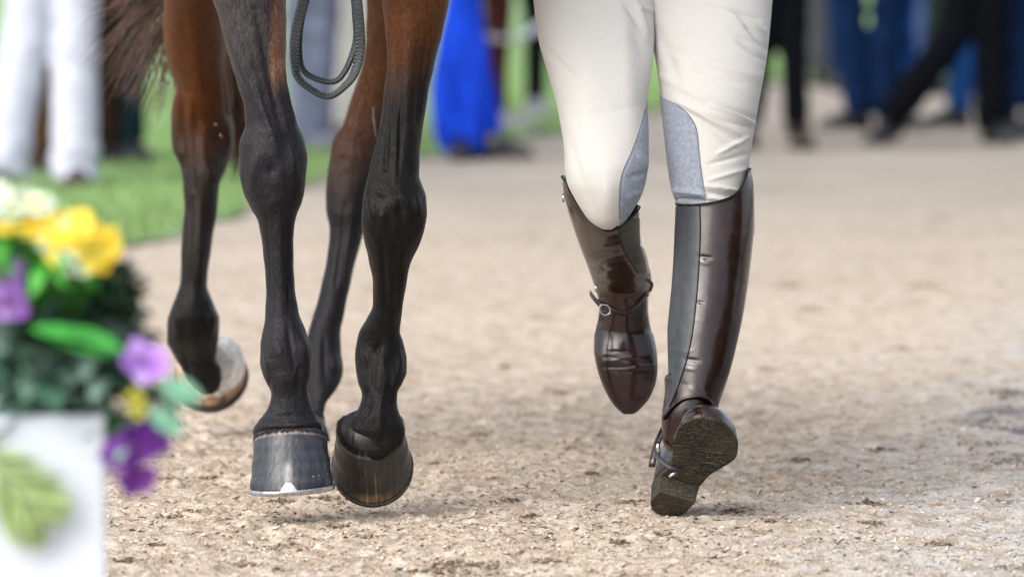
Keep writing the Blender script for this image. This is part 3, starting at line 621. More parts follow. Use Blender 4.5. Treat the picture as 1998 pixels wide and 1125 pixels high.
hoof(P(413, 730, 10.97), rotm(66, -14, 14), 0.140, 0.128, 0.142, 0.118, 0.080, 0.40, hcA, fringe=False, shoe=True, clip=False, shoem=M_shoe_dark)
hoof(np.array([P(572, 860, 10.42)[0], 10.42, 0.012]), rotm(0), 0.128, 0.11, 0.13, 0.105, 0.085, 0.42, hcD, shoe=True, clip=False, shoem=M_shoe_dark)

# tail: strands streaming to the left
Vt, Ft, Ct, n = [], [], [], 0
def strand(p, r0, c):
    global n
    S = spline(p, 14); V, F = tube(S, r0*np.interp(np.linspace(0, 1, 14), [0, .5, 1], [1, .8, .15]), 3, False)
    Vt.append(V); Ft.extend([[i+n for i in f] for f in F]); Ct.append(np.tile(c, (len(V), 1))); n += len(V)
r = np.random.default_rng(3)
tips = [((345, 5), (210, 0), 14), ((345, 10), (196, 60), 20), ((350, 15), (186, 132), 26), ((360, 20), (215, 150), 24), ((360, 20), (215, 185), 24), ((365, 30), (240, 195), 26), ((370, 30), (262, 205), 28),
        ((375, 40), (280, 220), 30), ((380, 50), (305, 225), 30), ((385, 50), (326, 236), 26), ((350, 0), (185, 30), 16), ((365, 10), (250, 100), 40), ((370, 20), (290, 140), 50), ((350, 0), (240, 40), 40)]
for (x0, y0), (x1, y1), m_ in tips:
    tx, ty = x1, y1; lock_d = r.normal(0, .05)
    for i in range(int(m_*0.5)):
        s0 = r.normal(0, 1, 6); spread = r.random()
        a = P(x0+10+s0[0]*14, y0-30+s0[1]*14, 11.12); e_ = P(tx+s0[2]*15-8*spread, ty+s0[3]*13+abs(s0[5])*-18*spread, 11.15+lock_d+s0[4]*.03)
        top = P(410+s0[0]*20, -330+s0[1]*15, 11.1)
        mid = a*0.45+e_*0.55+np.array([s0[4]*.004-.015, s0[5]*.01, 0.022+s0[3]*.004])
        mid2 = a*0.15+e_*0.85+np.array([s0[2]*.004, 0, 0.008+s0[1]*.003])
        f = r.random(); c = np.array([0.045, 0.026, 0.018])*(1-f)+np.array([0.17, 0.085, 0.055])*f
        strand([top, a+np.array([0, 0, .05]), mid, mid2, e_], r.uniform(.0010, .0024), c)
for i in range(420):
    s0 = r.normal(0, 1, 6); x = 462+s0[0]*12
    strand([P(455+s0[1]*18, -330, 11.1), P(x-12, -60, 11.12+s0[2]*.03), P(x, 120, 11.15+s0[2]*.03), P(x+8+s0[3]*6, 250+s0[4]*25, 11.17), P(x+2+s0[5]*9, 300+s0[4]*26, 11.17)], r.uniform(.0010, .0020), np.array([0.055, 0.026, 0.018])*(0.5+r.random()))
mk('tail', np.concatenate(Vt), Ft, M_tail, horse, cols=np.concatenate(Ct), fixn=False)

# ================================================================ REIN
M_rein = mat('rubber_rein', (0.014, 0.018, 0.022), 0.45, 0.5, 0.2, 100, 0.0006, 600)
def braided(name, pts, wid, parent, mtl):
    """flat plaited strap; pts = (x, y, distance, half width px, turn)"""
    A_ = np.array([[*P(a[0], a[1], a[2]), a[3]*a[2]/FPX, a[4]] for a in pts]); N_ = 520; S = spline(A_, N_)
    p = S[:, :3]; hw = S[:, 3]; tw = S[:, 4]; tg = np.gradient(p, axis=0); tg /= np.linalg.norm(tg, axis=1, keepdims=True)
    side = np.cross(tg, np.array([0, -1, 0])); side /= np.linalg.norm(side, axis=1, keepdims=True); nrm = np.cross(side, tg)
    sd_ = side*np.cos(tw)[:, None]+nrm*np.sin(tw)[:, None]; nn = -side*np.sin(tw)[:, None]+nrm*np.cos(tw)[:, None]
    sl = np.concatenate([[0], np.cumsum(np.linalg.norm(np.diff(p, axis=0), axis=1))])
    nu = 28; th = np.linspace(0, 2*np.pi, nu, endpoint=False); cx = np.sign(np.cos(th))*np.abs(np.cos(th))**0.6; cy = np.sign(np.sin(th))*np.abs(np.sin(th))**0.45
    u = np.broadcast_to(cx, (N_, nu)); ph = sl[:, None]/0.0065*2*np.pi
    rel = np.maximum(np.sin(ph+np.abs(u)*7.0), -0.2)*0.0016*(np.abs(u) < .78)+0.0005*(np.abs(u) > .78)
    th_ = 0.0028
    V = p[:, None]+sd_[:, None]*(hw[:, None]*cx[None])[..., None]+nn[:, None]*((th_+rel)*cy[None])[..., None]
    V2, F2 = endcap(V.reshape(-1, 3), gridfaces(N_, nu), nu, N_)
    return mk(name, V2, F2, mtl, parent)
rein = thing('rein', 'black plaited rein hanging in a double loop between the horse forelegs', 'rein', P(640, 100, 9.2))
braided('outer_loop', [(640, -330, 9.2, 9, 0.2), (612, -140, 9.2, 10, 0.2), (596, -20, 9.2, 11, 0.2), (579, 55, 9.2, 10.5, 0.1), (575, 115, 9.2, 9, 0.3), (594, 165, 9.2, 7, 0.7), (634, 188, 9.2, 6.5, 0.8), (676, 165, 9.205, 7.5, 0.6), (700, 115, 9.21, 10, 0.3), (702, 50, 9.21, 9.5, 0.1), (695, -20, 9.21, 9.5, 0.1), (672, -180, 9.21, 9, 0), (645, -330, 9.21, 9, 0)], 10, rein, M_rein)
braided('inner_loop', [(650, -330, 9.23, 8, 0.3), (622, -140, 9.23, 8, 0.5), (602, -20, 9.23, 8, .8), (586, 50, 9.225, 7, .8), (584, 105, 9.22, 6, .8), (604, 148, 9.22, 5.5, .9), (640, 160, 9.22, 5.5, .9), (676, 134, 9.22, 6, .8), (693, 88, 9.225, 7, .8), (693, 30, 9.23, 7, .9), (684, -50, 9.23, 7, .6), (665, -190, 9.23, 8, .5), (652, -330, 9.23, 8, .4)], 9, rein, M_rein)

# ================================================================ RIDER ON FOOT
RB = P(1270, 1020, 9.6); RB[2] = 0
rider = thing('person', 'person in cream breeches and tall brown riding boots running beside the horse', 'person', RB)
M_br = mat('breeches_cloth', (0.56, 0.548, 0.52), 0.85, 0.2, 0.03, 420, 0.0005, 900, sheen=0.15)
M_suede = mat('suede', (0.27, 0.30, 0.36), 0.95, 0.1, 0.12, 160, 0.0010, 900, sheen=0.35, sheen_tint=(0.9, 0.95, 1))
M_lea = mat('brown_leather', (0.018, 0.0072, 0.006), 0.19, 0.5, 0.25, 30, 0.0005, 60, rvar=0.07, coat=0.25, coat_rough=0.12)
M_lea2 = mat('grey_leather_panel', (0.036, 0.042, 0.048), 0.42, 0.4, 0.15, 60, 0.0006, 300)
M_lea3 = mat('reflection_tinted_leather', (0.030, 0.013, 0.008), 0.17, 0.42, 0.2, 40, 0.0007, 90, coat=0.4, rvar=0.06)  # swung-back shaft: reflection of the ground put into the brown
M_seam = mat('black_stitching', (0.008, 0.008, 0.009), 0.6, 0.3, 0.1)
M_skin = mat('skin', (0.55, 0.33, 0.24), 0.5, 0.4, 0.05)
M_jacket = mat('dark_jacket', (0.02, 0.025, 0.04), 0.8, 0.3, 0.1, 60, 0.001, 300)
M_steel = mat('steel', (0.62, 0.63, 0.66), 0.22, 0.5, 0.08, metal=1.0)
M_rub = mat('boot_sole_rubber', (0.022, 0.022, 0.020), 0.8, 0.2, 0.3, 80, 0.0012, 260)
# -- leading leg
LL = Loft([(-420, 1262), (-250, 1258), (-120, 1256), (0, 1262), (20, 1266), (45, 1268), (80, 1272), (130, 1281), (190, 1289), (250, 1296), (330, 1305), (370, 1312), (398, 1321), (470, 1326)],
          [(-420, 1530), (-250, 1525), (-120, 1515), (0, 1507), (60, 1502), (100, 1498), (200, 1481), (270, 1469), (340, 1459), (398, 1452), (470, 1445)],
          [(-420, 9.98), (0, 9.72), (200, 9.60), (400, 9.55), (470, 9.54)], [(-420, 1.0), (0, 0.92), (200, 0.95), (300, 0.98), (470, 0.95)])
TL = Loft([(-420, 1020), (-250, 1025), (-120, 1032), (0, 1041), (80, 1051), (140, 1068), (220, 1089), (300, 1101), (330, 1102), (355, 1106), (385, 1120), (410, 1135), (430, 1150), (441, 1164), (447, 1176)],
          [(-420, 1270), (-250, 1272), (-120, 1275), (0, 1276), (60, 1277), (110, 1275), (160, 1268), (210, 1262), (270, 1264), (310, 1264), (345, 1260), (380, 1250), (405, 1236), (425, 1222), (438, 1208), (447, 1194)],
          [(-420, 9.98), (0, 9.70), (200, 9.56), (330, 9.50), (447, 9.49)], [(-420, 1.0), (0, 0.92), (250, 1.0), (330, 1.0), (400, 1.0), (447, 1.0)])
foldsL = [(1400, 12, 1490, 62, 7, 3.0), (1440, 30, 1500, 100, 6, -3.2), (1385, 12, 1480, 38, 6, -2.2), (1330, 110, 1480, 150, 12, 2.0), (1310, 95, 1400, 140, 9, -1.6), (1290, 150, 1450, 230, 10, 1.8), (1380, 195, 1475, 232, 6, -2.6), (1390, 205, 1480, 245, 5, 2.4), (1385, 228, 1470, 250, 5, -2.2),
          (1325, 200, 1440, 262, 6, 3.0), (1330, 212, 1440, 275, 5, -2.2), (1370, 240, 1450, 300, 6, -1.8), (1400, 300, 1460, 268, 5, 2.4), (1385, 320, 1458, 300, 5, -2.0), (1380, 352, 1455, 330, 5, 1.8), (1375, 362, 1440, 372, 4, 3.0), (1380, 374, 1430, 384, 3.5, -3.4), (1372, 384, 1410, 390, 4, 2.5),
          (1320, 372, 1375, 380, 5, 3.0), (1322, 386, 1372, 390, 4, -3.5), (1316, 360, 1330, 396, 5, 2.2), (1285, 60, 1330, 180, 12, -1.5), (1270, 40, 1275, 130, 8, -2), (1400, 55, 1470, 75, 6, 1.8), (1440, 80, 1492, 118, 5, -2.6), (1345, 140, 1450, 165, 6, -1.2)]
foldsT = [(1240, 0, 1262, 60, 6, 3), (1220, 10, 1255, 60, 7, -3), (1236, 60, 1262, 120, 14, -2.2), (1215, 20, 1235, 260, 20, 2.0), (1060, 90, 1130, 160, 7, -1.5), (1140, 100, 1150, 330, 26, 1.8), (1185, 340, 1188, 420, 22, 3.0), (1110, 270, 1150, 400, 9, -1.4), (1120, 230, 1240, 210, 8, -1.0), (1245, 300, 1262, 330, 7, 2.2), (1230, 345, 1262, 335, 6, -2.0), (1225, 385, 1255, 370, 6, 1.6), (1240, 15, 1275, 22, 4, 2.5)]
nv, nu = 260, 120
V1, F1, T1, Y1 = LL.mesh(-420, 465, nv, nu); foldsL = [(a, b, c, d, e*0.9, f*2.4) for a, b, c, d, e, f in foldsL]; foldsT = [(a, b, c, d, e, f*1.7) for a, b, c, d, e, f in foldsT]; V1 = sculpt(V1, grid_normals(V1, nv, nu), foldsL)
V2, F2, T2, Y2 = TL.mesh(-420, 447, nv, nu); V2 = sculpt(V2, grid_normals(V2, nv, nu), foldsT)
pel = ellipsoid(P(1268, -330, 9.92), (0.175, 0.13, 0.17), 40, 24)
E1, G1 = endcap(V1, F1, nu, nv); E2, G2 = endcap(V2, F2, nu, nv)
Vx, Fx, _ = join([(E1, G1), (E2, G2), pel])
br = mk('breeches', Vx, Fx, M_br, rider)
def theta_at(lf, y, x):
    xl, xr = lf.xl(y), lf.xr(y); return np.arccos(np.clip((2*x-xl-xr)/(xr-xl), -1, 1))
def patch(lf, ys_, xb, side, folds, name, mtl, parent, grow=0.0016, nvp=110, nup=60, back=1.0, sq=0.0):
    """panel laid on a limb, from its border at xb(y) round the given side to the back"""
    yy = np.linspace(ys_[0], ys_[1], nvp); xx = pchip(*zip(*xb), yy); t0 = theta_at(lf, yy, xx); t1 = (np.pi+back) if side < 0 else -back
    u = np.linspace(0, 1, nup); T = t0[:, None]*(1-u)+t1*u; Yg = np.broadcast_to(yy[:, None], T.shape)
    g = grow*smoothstep(0, 0.04, u)[None]*np.ones_like(T)*smoothstep(0, 0.03, np.linspace(0, 1, nvp))[:, None]+0.0002
    V = lf.surf(T, Yg, 0, sq); Vn = grid_normals(lf.surf(T, Yg, 0, sq).reshape(-1, 3), nvp, nup, False)
    c = lf.surf(np.zeros_like(T), Yg)*0.5+lf.surf(np.zeros_like(T)+np.pi, Yg)*0.5; out = (V-c).reshape(-1, 3); out[:, 2] = 0
    Vn *= np.sign((Vn*out).sum(1))[:, None]
    V = V.reshape(-1, 3)
    # same folds as the cloth beneath
    V = sculpt(V, Vn, folds)+Vn*g.reshape(-1, 1)
    return mk(name, V, gridfaces(nvp, nup, False), mtl, parent)
p1 = patch(LL, (186, 415), [(186, 1289), (192, 1298), (200, 1318), (215, 1336), (245, 1354), (300, 1362), (340, 1367), (380, 1374), (415, 1378)], -1, foldsL, 'knee_patch', M_suede, br)
p2 = patch(TL, (196, 440), [(196, 1261), (215, 1258), (240, 1250), (290, 1232), (330, 1214), (352, 1209), (380, 1207), (440, 1208)], +1, foldsT, 'knee_patch', M_suede, br)
for o_ in (p1, p2): o_['label'] = 'grey-blue suede knee patch'
def seamline(lf, pts, name, r, mtl, parent, folds=(), grow=0.0018, n=80):
    S = spline(np.array(pts, float), n); th = theta_at(lf, S[:, 1], S[:, 0]); V = lf.surf(th, S[:, 1], grow)
    if len(folds): V = sculpt(V, np.tile([0, -1.0, 0], (n, 1)), folds)
    a, f = tube(V, r, 6); return mk(name, a, f, mtl, parent)
seamline(LL, [(1290, 190), (1320, 203), (1340, 220), (1355, 245), (1362, 300), (1367, 340), (1374, 380)], 'seam', 0.0009, mat('grey_thread', (0.16, 0.17, 0.19), 0.8), br, foldsL, 0.0008)
seamline(TL, [(1258, 212), (1250, 240), (1232, 290), (1214, 330), (1208.5, 352), (1207, 380), (1207.5, 425)], 'seam', 0.0009, bpy.data.materials['grey_thread'], br, foldsT, 0.0008)

# -- leading boot
bootL = thing('boot', None, None, (0, 0, 0)); bootL.parent = rider; ORG[bootL.name] = ORG[rider.name]; del_ = None
bootR = thing('boot', None, None, (0, 0, 0)); bootR.parent = rider; ORG[bootR.name] = ORG[rider.name]
bootL['label'] = 'brown leather tall boot striking the ground on its heel'; bootR['label'] = 'brown leather tall boot swung back, toe pointing down'
BL = Loft([(320, 1312), (395, 1319), (450, 1317), (500, 1315), (560, 1311), (610, 1306), (650, 1303), (700, 1304), (740, 1305), (770, 1302), (800, 1296), (820, 1290)],
          [(320, 1462), (330, 1464), (345, 1468), (370, 1471), (410, 1472), (450, 1471), (530, 1463), (610, 1451), (680, 1436), (730, 1423), (760, 1413), (790, 1403), (820, 1396)],
          [(320, 9.56), (500, 9.53), (650, 9.49), (780, 9.45), (820, 9.44)], [(320, 1.0), (500, 1.05), (700, 1.05), (820, 1.0)])
def topL(th):
    c = np.cos(th)                         # -1 left (inner), +1 right (outer)
    front = np.sin(th) > 0
    yf = pchip([-1, -0.55, -0.1, 0.25, 0.5, 0.72, 0.88, 0.96, 1], [398, 396, 391, 384, 374, 355, 335, 328, 330], c); yb = pchip([-1, 0, 1], [398, 375, 330], c)
    return np.where(front, yf, yb)
def botL(th):
    c = np.cos(th); yf = pchip([-1, -0.75, -0.35, 0.1, 0.5, 0.8, 1], [818, 790, 772, 768, 775, 795, 812], c); return np.where(np.sin(th) > 0, yf, 815.0)
foldsB = [(1362, 500, 1388, 503, 4.5, -3.0), (1365, 510, 1385, 516, 4, 1.8), (1358, 588, 1372, 591, 3, -2.5), (1334, 700, 1365, 704, 5, -3.2), (1330, 716, 1356, 722, 4, 1.8), (1325, 690, 1350, 684, 5, 1.4),
          (1310, 670, 1330, 640, 6, 1.6), (1308, 705, 1328, 690, 5, -2.0), (1320, 745, 1345, 752, 5, -1.5), (1312, 720, 1322, 760, 5, 1.5), (1380, 560, 1402, 575, 7, -0.8), (1345, 620, 1385, 632, 6, 0.7), (1420, 500, 1430, 620, 10, 0.8), (1326, 420, 1334, 430, 8, 1.2), (1345, 755, 1400, 790, 6, 2.2)]
nvb, nub = 240, 132
Vs, Fs, Ts, Ys = BL.mesh(0, 0, nvb, nub, top=topL, bot=botL); ns = grid_normals(Vs, nvb, nub)
foldsB = [(a, b, c, d, e, f*0.5) for a, b, c, d, e, f in foldsB]; Vs = sculpt(Vs, ns, foldsB); lip = np.exp(-((np.repeat(np.linspace(0, 1, nvb), nub))/0.008)**2)*0.0012; Vs = Vs+ns*lip[:, None]
sh = mk('shaft', Vs, Fs, M_lea, bootL, fixn=True); md = sh.modifiers.new('thick', 'SOLIDIFY'); md.thickness = 0.003; md.offset = -1
ptop = lambda: None
patch(BL, (397, 798), [(397, 1363), (450, 1364), (500, 1362), (560, 1358), (620, 1352), (660, 1346), (700, 1337), (730, 1328), (760, 1318), (798, 1303)], -1, foldsB, 'side_panel', M_lea2, bootL, grow=0.0008, nvp=160)['label'] = 'dark grey side panel'
seamline(BL, [(1363, 397), (1364, 450), (1362, 500), (1358, 560), (1352, 620), (1346, 660), (1337, 700), (1328, 730), (1318, 760), (1306, 790)], 'seam', 0.0010, M_seam, bootL, foldsB, 0.0010)
# piping round the rim
thr = np.linspace(0, 2*np.pi, 140, endpoint=False); rp = BL.surf(thr, topL(thr), 0.0006); a, f = tube(np.vstack([rp, rp[:1]]), 0.0016, 6, False); mk('piping', a, f, M_seam, bootL)
thr = np.linspace(0.12, np.pi-0.30, 80); rp = BL.surf(thr, botL(thr), 0.0014); a, f = tube(rp, 0.0026, 8); mk('ankle_roll', a, f, M_lea, bootL)
V, F = box(P(1469, 440, 9.545)+np.array([.001, 0, 0]), (0.003, 0.012, 0.03)); mk('garter_buckle', V, F, M_steel, bootL)
# foot: built along its own axes
def foot(H0, Vd, Ud, L, W, hprof, parent, mtl, solem, blockm, name='foot', heel_h=0.028, sole_t=0.007, toe_round=1.0, creases=(), solecol=None):
    Vd = np.array(Vd, float); Vd /= np.linalg.norm(Vd); Ud = np.array(Ud, float); Ud -= Vd*np.dot(Ud, Vd); Ud /= np.linalg.norm(Ud); Nd = np.cross(Vd, Ud)
    if np.dot(Nd, np.array([0, 0.5, 1])) < 0: Nd = -Nd
    vs = [0, .02, .06, .14, .26, .40, .55, .70, .82, .91, .97, 1.0]; ws = [.0, .30, .48, .62, .62, .60, .80, 1.0, .93, .70, .42, .0]; cs = [0, 0, 0, 0, .02, .05, .06, .04, -.02, -.08, -.12, -.13]
    vv = 0.5-0.5*np.cos(np.linspace(0, np.pi, 90)); wv = np.sqrt(np.maximum(pchip(vs, np.array(ws)**2, vv), 0))*W/2; cv = pchip(vs, cs, vv)*W*toe_round
    hv = pchip([q[0] for q in hprof], [q[1] for q in hprof], vv)*np.clip(wv/(W*0.22), 0, 1)**0.6
    al = np.linspace(0, np.pi, 48)
    X = np.cos(al)[None]*wv[:, None]*(1+0.04*np.sin(al)[None])+cv[:, None]; Z = np.sin(al)[None]**0.75*hv[:, None]
    for (v0, amp, wd_) in creases: Z = Z*(1+amp*np.exp(-((vv[:, None]-v0+0.01*np.cos(al*3)[None])/wd_)**2))
    bot = vv*0
    to = lambda u, v, n_: np.array(H0)+u[..., None]*Ud+v[..., None]*Vd*L+n_[..., None]*Nd
    V = to(X, np.broadcast_to(vv[:, None], X.shape), Z); F = gridfaces(90, 48, False).tolist()
    n0 = V.shape[0]*V.shape[1]
    for i in range(89): F.append([i*48, (i+1)*48, (i+1)*48+47, i*48+47])
    up_ = mk(name, V.reshape(-1, 3), F, mtl, parent)
    # outsole plate, tread side detailed
    k_ = 1.05
    g = np.linspace(-1, 1, 41); layers = []
    vvs = np.clip(vv*1.012-0.006, -0.006, 1.006)
    Xs = g[None]*wv[:, None]*k_+cv[:, None]
    top = to(Xs, np.broadcast_to(vvs[:, None], Xs.shape), np.zeros_like(Xs)+0.001); rr_ = np.random.default_rng(9).standard_normal(Xs.shape)*0.00025
    btm = to(Xs, np.broadcast_to(vvs[:, None], Xs.shape), np.zeros_like(Xs)-sole_t+rr_)
    SV = np.concatenate([top.reshape(-1, 3), btm.reshape(-1, 3)]); m0 = 90*41; SF = gridfaces(90, 41, False).tolist()+(gridfaces(90, 41, False)[:, ::-1]+m0).tolist()
    for i in range(89):
        SF.append([i*41, i*41+m0, (i+1)*41+m0, (i+1)*41]); SF.append([i*41+40, (i+1)*41+40, (i+1)*41+40+m0, i*41+40+m0])
    so_ = mk('outsole', SV, SF, solem, parent)
    # heel block
    m = vv < 0.27; hvv = np.linspace(0, 0.27, 40); hw = np.sqrt(np.maximum(pchip(vs, np.array(ws)**2, hvv), 0))*W/2*1.06; hc = pchip(vs, cs, hvv)*W
    poly = np.concatenate([np.stack([hc+hw, hvv], -1), np.stack([hc-hw, hvv], -1)[::-1]]); nn = len(poly); lays = []
    for z_, s_ in ((-sole_t+0.0005, 1.0), (-sole_t-heel_h*0.5, 0.96), (-sole_t-heel_h+0.001, 0.94), (-sole_t-heel_h, 0.92)):
        q = poly.copy(); q[:, 0] *= s_; q[:, 1] = (q[:, 1]-0.13)*s_+0.13
        lays.append(to(q[:, 0], q[:, 1], np.full(nn, z_)))
    HV = np.concatenate(lays); HF = gridfaces(4, nn).tolist(); HF.append(list(range(nn))); HF.append([3*nn+i for i in range(nn)])
    hb = mk('heel', HV, HF, blockm, parent, smooth=False)
    return up_, so_, hb, to
def solemat(name, tan):
    m = mat(name, (0.024, 0.024, 0.020), 0.8, 0.2, 0.3, 60, 0.0015, 350); nt = m.node_tree; L = nt.links; b = nt.nodes['Principled BSDF']
    tc = node(nt, 'ShaderNodeTexCoord')
    def nz(sc_, dt, st_, rt):
        mp = node(nt, 'ShaderNodeMapping'); mp.inputs['Scale'].default_value = st_; mp.inputs['Rotation'].default_value = (0, rt, 0); L.new(tc.outputs['Object'], mp.inputs[0])
        n_ = node(nt, 'ShaderNodeTexNoise'); n_.inputs['Scale'].default_value = sc_; n_.inputs['Detail'].default_value = dt; L.new(mp.outputs[0], n_.inputs['Vector']); return n_.outputs['Fac']
    def rp(f_, a_, b_):
        q = node(nt, 'ShaderNodeMapRange'); q.interpolation_type = 'SMOOTHSTEP'; q.inputs['From Min'].default_value = a_; q.inputs['From Max'].default_value = b_; L.new(f_, q.inputs['Value']); return q.outputs[0]
    def mxx(f_, c1, c2):
        q = node(nt, 'ShaderNodeMix', data_type='RGBA'); L.new(f_, q.inputs[0])
        for s_, v in ((q.inputs[6], c1), (q.inputs[7], c2)):
            if isinstance(v, tuple): s_.default_value = (*v, 1)
            else: L.new(v, s_)
        return q.outputs[2]
    scr = rp(nz(420, 2, (0.12, 0.5, 1), 0.5), 0.52, 0.68); scr2 = rp(nz(300, 2, (1, 0.5, 0.1), 0.2), 0.56, 0.70); dust = rp(nz(30, 4, (1, 1, 1), 0), 0.48, 0.75); grit = rp(nz(600, 1, (1, 1, 1), 0), 0.66, 0.72)
    c_ = mxx(rp(nz(14, 3, (1, 1, 1), 0), 0.35, 0.65), (0.020, 0.020, 0.017), (0.042, 0.038, 0.029))
    c_ = mxx(scr, c_, (0.085, 0.075, 0.052)); c_ = mxx(scr2, c_, (0.075, 0.068, 0.05))
    dm = node(nt, 'ShaderNodeMath', operation='MULTIPLY'); L.new(dust, dm.inputs[0]); L.new(scr, dm.inputs[1])
    c_ = mxx(dm.outputs[0], c_, tan); c_ = mxx(grit, c_, (0.22, 0.19, 0.14)); L.new(c_, b.inputs['Base Color']); return m
M_tread = solemat('worn_tread', (0.26, 0.20, 0.11)); M_heelr = solemat('worn_heel', (0.12, 0.09, 0.05))
H0 = P(1296, 972, 9.50)
VdL = (0.082, -0.200, 0.145); UdL = (0.86, 0.20, -0.30)
fu, fs_, fh, toL = foot(H0, VdL, UdL, 0.274, 0.106, [(0, .080), (.12, .105), (.28, .115), (.42, .092), (.58, .066), (.75, .050), (.9, .040), (1, .02)], bootL, M_lea, M_tread, M_heelr, creases=[(.52, -.08, .02), (.47, .05, .018), (.60, -.05, .015)], heel_h=0.030)
ank = tube(spline([P(1350, 740, 9.47), P(1346, 790, 9.455), P(1342, 840, 9.46), P(1334, 890, 9.47)], 20), [.046, .046, .045, .044, .044, .044, .045, .045, .046, .046, .046, .046, .045, .044, .043, .042, .04, .036, .03, .02], 32)
mk('ankle', ank[0], ank[1], M_lea, bootL)
# spur strap round the leading boot
sv = lambda u, v, n_: toL(np.array(u, float), np.array(v, float), np.array(n_, float))
q = np.linspace(0.9, np.pi, 30); a, f = tube(sv(np.cos(q)*0.052, 0.30+0.06*np.sin(q), np.sin(q)**.8*0.118), 0.006, 8, flat=0.35); mk('spur_strap', a, f, M_lea, bootL)
a, f = tube(sv(np.array([-.052, -.048, -.030, -.01]), np.array([.33, .36, .40, .42]), np.array([0.045, .01, -.008, -.010])), 0.005, 8, flat=0.4); mk('spur_strap', a, f, M_lea2, bootL)
V, F = ellipsoid(P(1284, 873, 9.40), (.004, .003, .008), 12, 8); mk('stud', V, F, M_steel, bootL)
V, F = box(P(1312, 925, 9.37), (.016, .003, .004), rotm(0, 0, -35)); mk('keeper', V, F, M_steel, bootL)

# -- trailing boot
BT = Loft([(335, 1096), (380, 1100), (410, 1107), (440, 1117), (480, 1131), (530, 1150), (560, 1160), (585, 1167), (600, 1169), (620, 1167), (650, 1161), (680, 1160), (710, 1165), (740, 1174), (765, 1185), (780, 1194), (792, 1204), (800, 1212), (804, 1218)],
          [(335, 1240), (400, 1248), (440, 1248), (475, 1250), (500, 1257), (520, 1262), (545, 1267), (570, 1265), (600, 1265), (630, 1268), (660, 1275), (690, 1280), (715, 1281), (740, 1278), (765, 1269), (780, 1260), (792, 1249), (800, 1241), (804, 1234)],
          [(335, 9.56), (400, 9.60), (500, 9.76), (580, 9.90), (640, 9.90), (700, 9.875), (804, 9.86)], [(335, 1.0), (450, 1.1), (560, 1.15), (620, 0.95), (680, 0.62), (740, 0.45), (804, 0.40)])
def topT(th):
    c = np.cos(th); yf = pchip([-1, -0.93, -0.8, -0.55, -0.25, 0.05, 0.35, 0.7, 1], [346, 350, 375, 412, 438, 447, 441, 424, 404], c); return np.where(np.sin(th) > 0, yf, pchip([-1, 0, 1], [344, 370, 404], c))
foldsT2 = [(1175, 462, 1240, 450, 5, 1.6), (1150, 490, 1245, 470, 5, -2.0), (1160, 508, 1250, 490, 4, 2.0), (1150, 520, 1200, 525, 5, -1.8), (1180, 530, 1255, 512, 5, 2.2), (1170, 545, 1250, 540, 5, -2.4), (1165, 556, 1245, 552, 5, 2.6), (1172, 570, 1255, 574, 5, -2.6), (1175, 585, 1250, 592, 6, 2.2),
           (1172, 706, 1275, 690, 4, 2.4), (1180, 696, 1270, 708, 4, -2.8), (1175, 716, 1235, 716, 4, -2.8), (1210, 722, 1275, 712, 4, 2.5), (1190, 724, 1262, 722, 4, -1.8), (1170, 690, 1225, 686, 5, 1.8), (1180, 640, 1240, 655, 12, -1.2), (1115, 400, 1135, 430, 5, 1.5), (1105, 370, 1120, 400, 4, -1.5), (1220, 640, 1225, 670, 20, 1.5)]
Vs, Fs, Ts, Ys = BT.mesh(0, 804, nvb, nub, top=topT); ns = grid_normals(Vs, nvb, nub); foldsT2 = [(a, b, c, d, e*1.1, f*0.42) for a, b, c, d, e, f in foldsT2]; Vs = sculpt(Vs, ns, foldsT2)
nlow = (Ys > 600)
Fs2 = Fs
Yc = Ys[Fs].mean(1); Tc = Ts[Fs]; Tc = np.arctan2(np.sin(Tc).mean(1), np.cos(Tc).mean(1)); lo = Yc > pchip([-1, 0, 1], [588, 606, 566], np.cos(Tc))+2
def sub_of(V, F):
    u, inv = np.unique(F, return_inverse=True); return V[u], inv.reshape(F.shape)
shT = mk('shaft', *sub_of(Vs, Fs[~lo]), M_lea3, bootR); md = shT.modifiers.new('thick', 'SOLIDIFY'); md.thickness = 0.0025; md.offset = -1
vf, ff = sub_of(Vs, Fs[lo]); ff = ff.tolist()+[[len(vf)-nub+i for i in range(nub)]]; mk('foot', vf, ff, M_lea, bootR)
thr = np.linspace(0, 2*np.pi, 140, endpoint=False); rp = BT.surf(thr, topT(thr), 0.0006); a, f = tube(np.vstack([rp, rp[:1]]), 0.0018, 6, False); mk('piping', a, f, M_seam, bootR)
seamline(BT, [(1206, 441), (1208, 465), (1218, 490), (1230, 510), (1242, 530)], 'seam', 0.0012, M_seam, bootR, foldsT2, 0.0006)
patch(BT, (425, 530), [(425, 1206), (465, 1208), (490, 1218), (510, 1230), (530, 1242)], +1, foldsT2, 'side_panel', mat('green_grey_leather', (0.028, 0.036, 0.028), 0.35, 0.4, 0.2, 50), bootR, grow=0.0006, nvp=60)
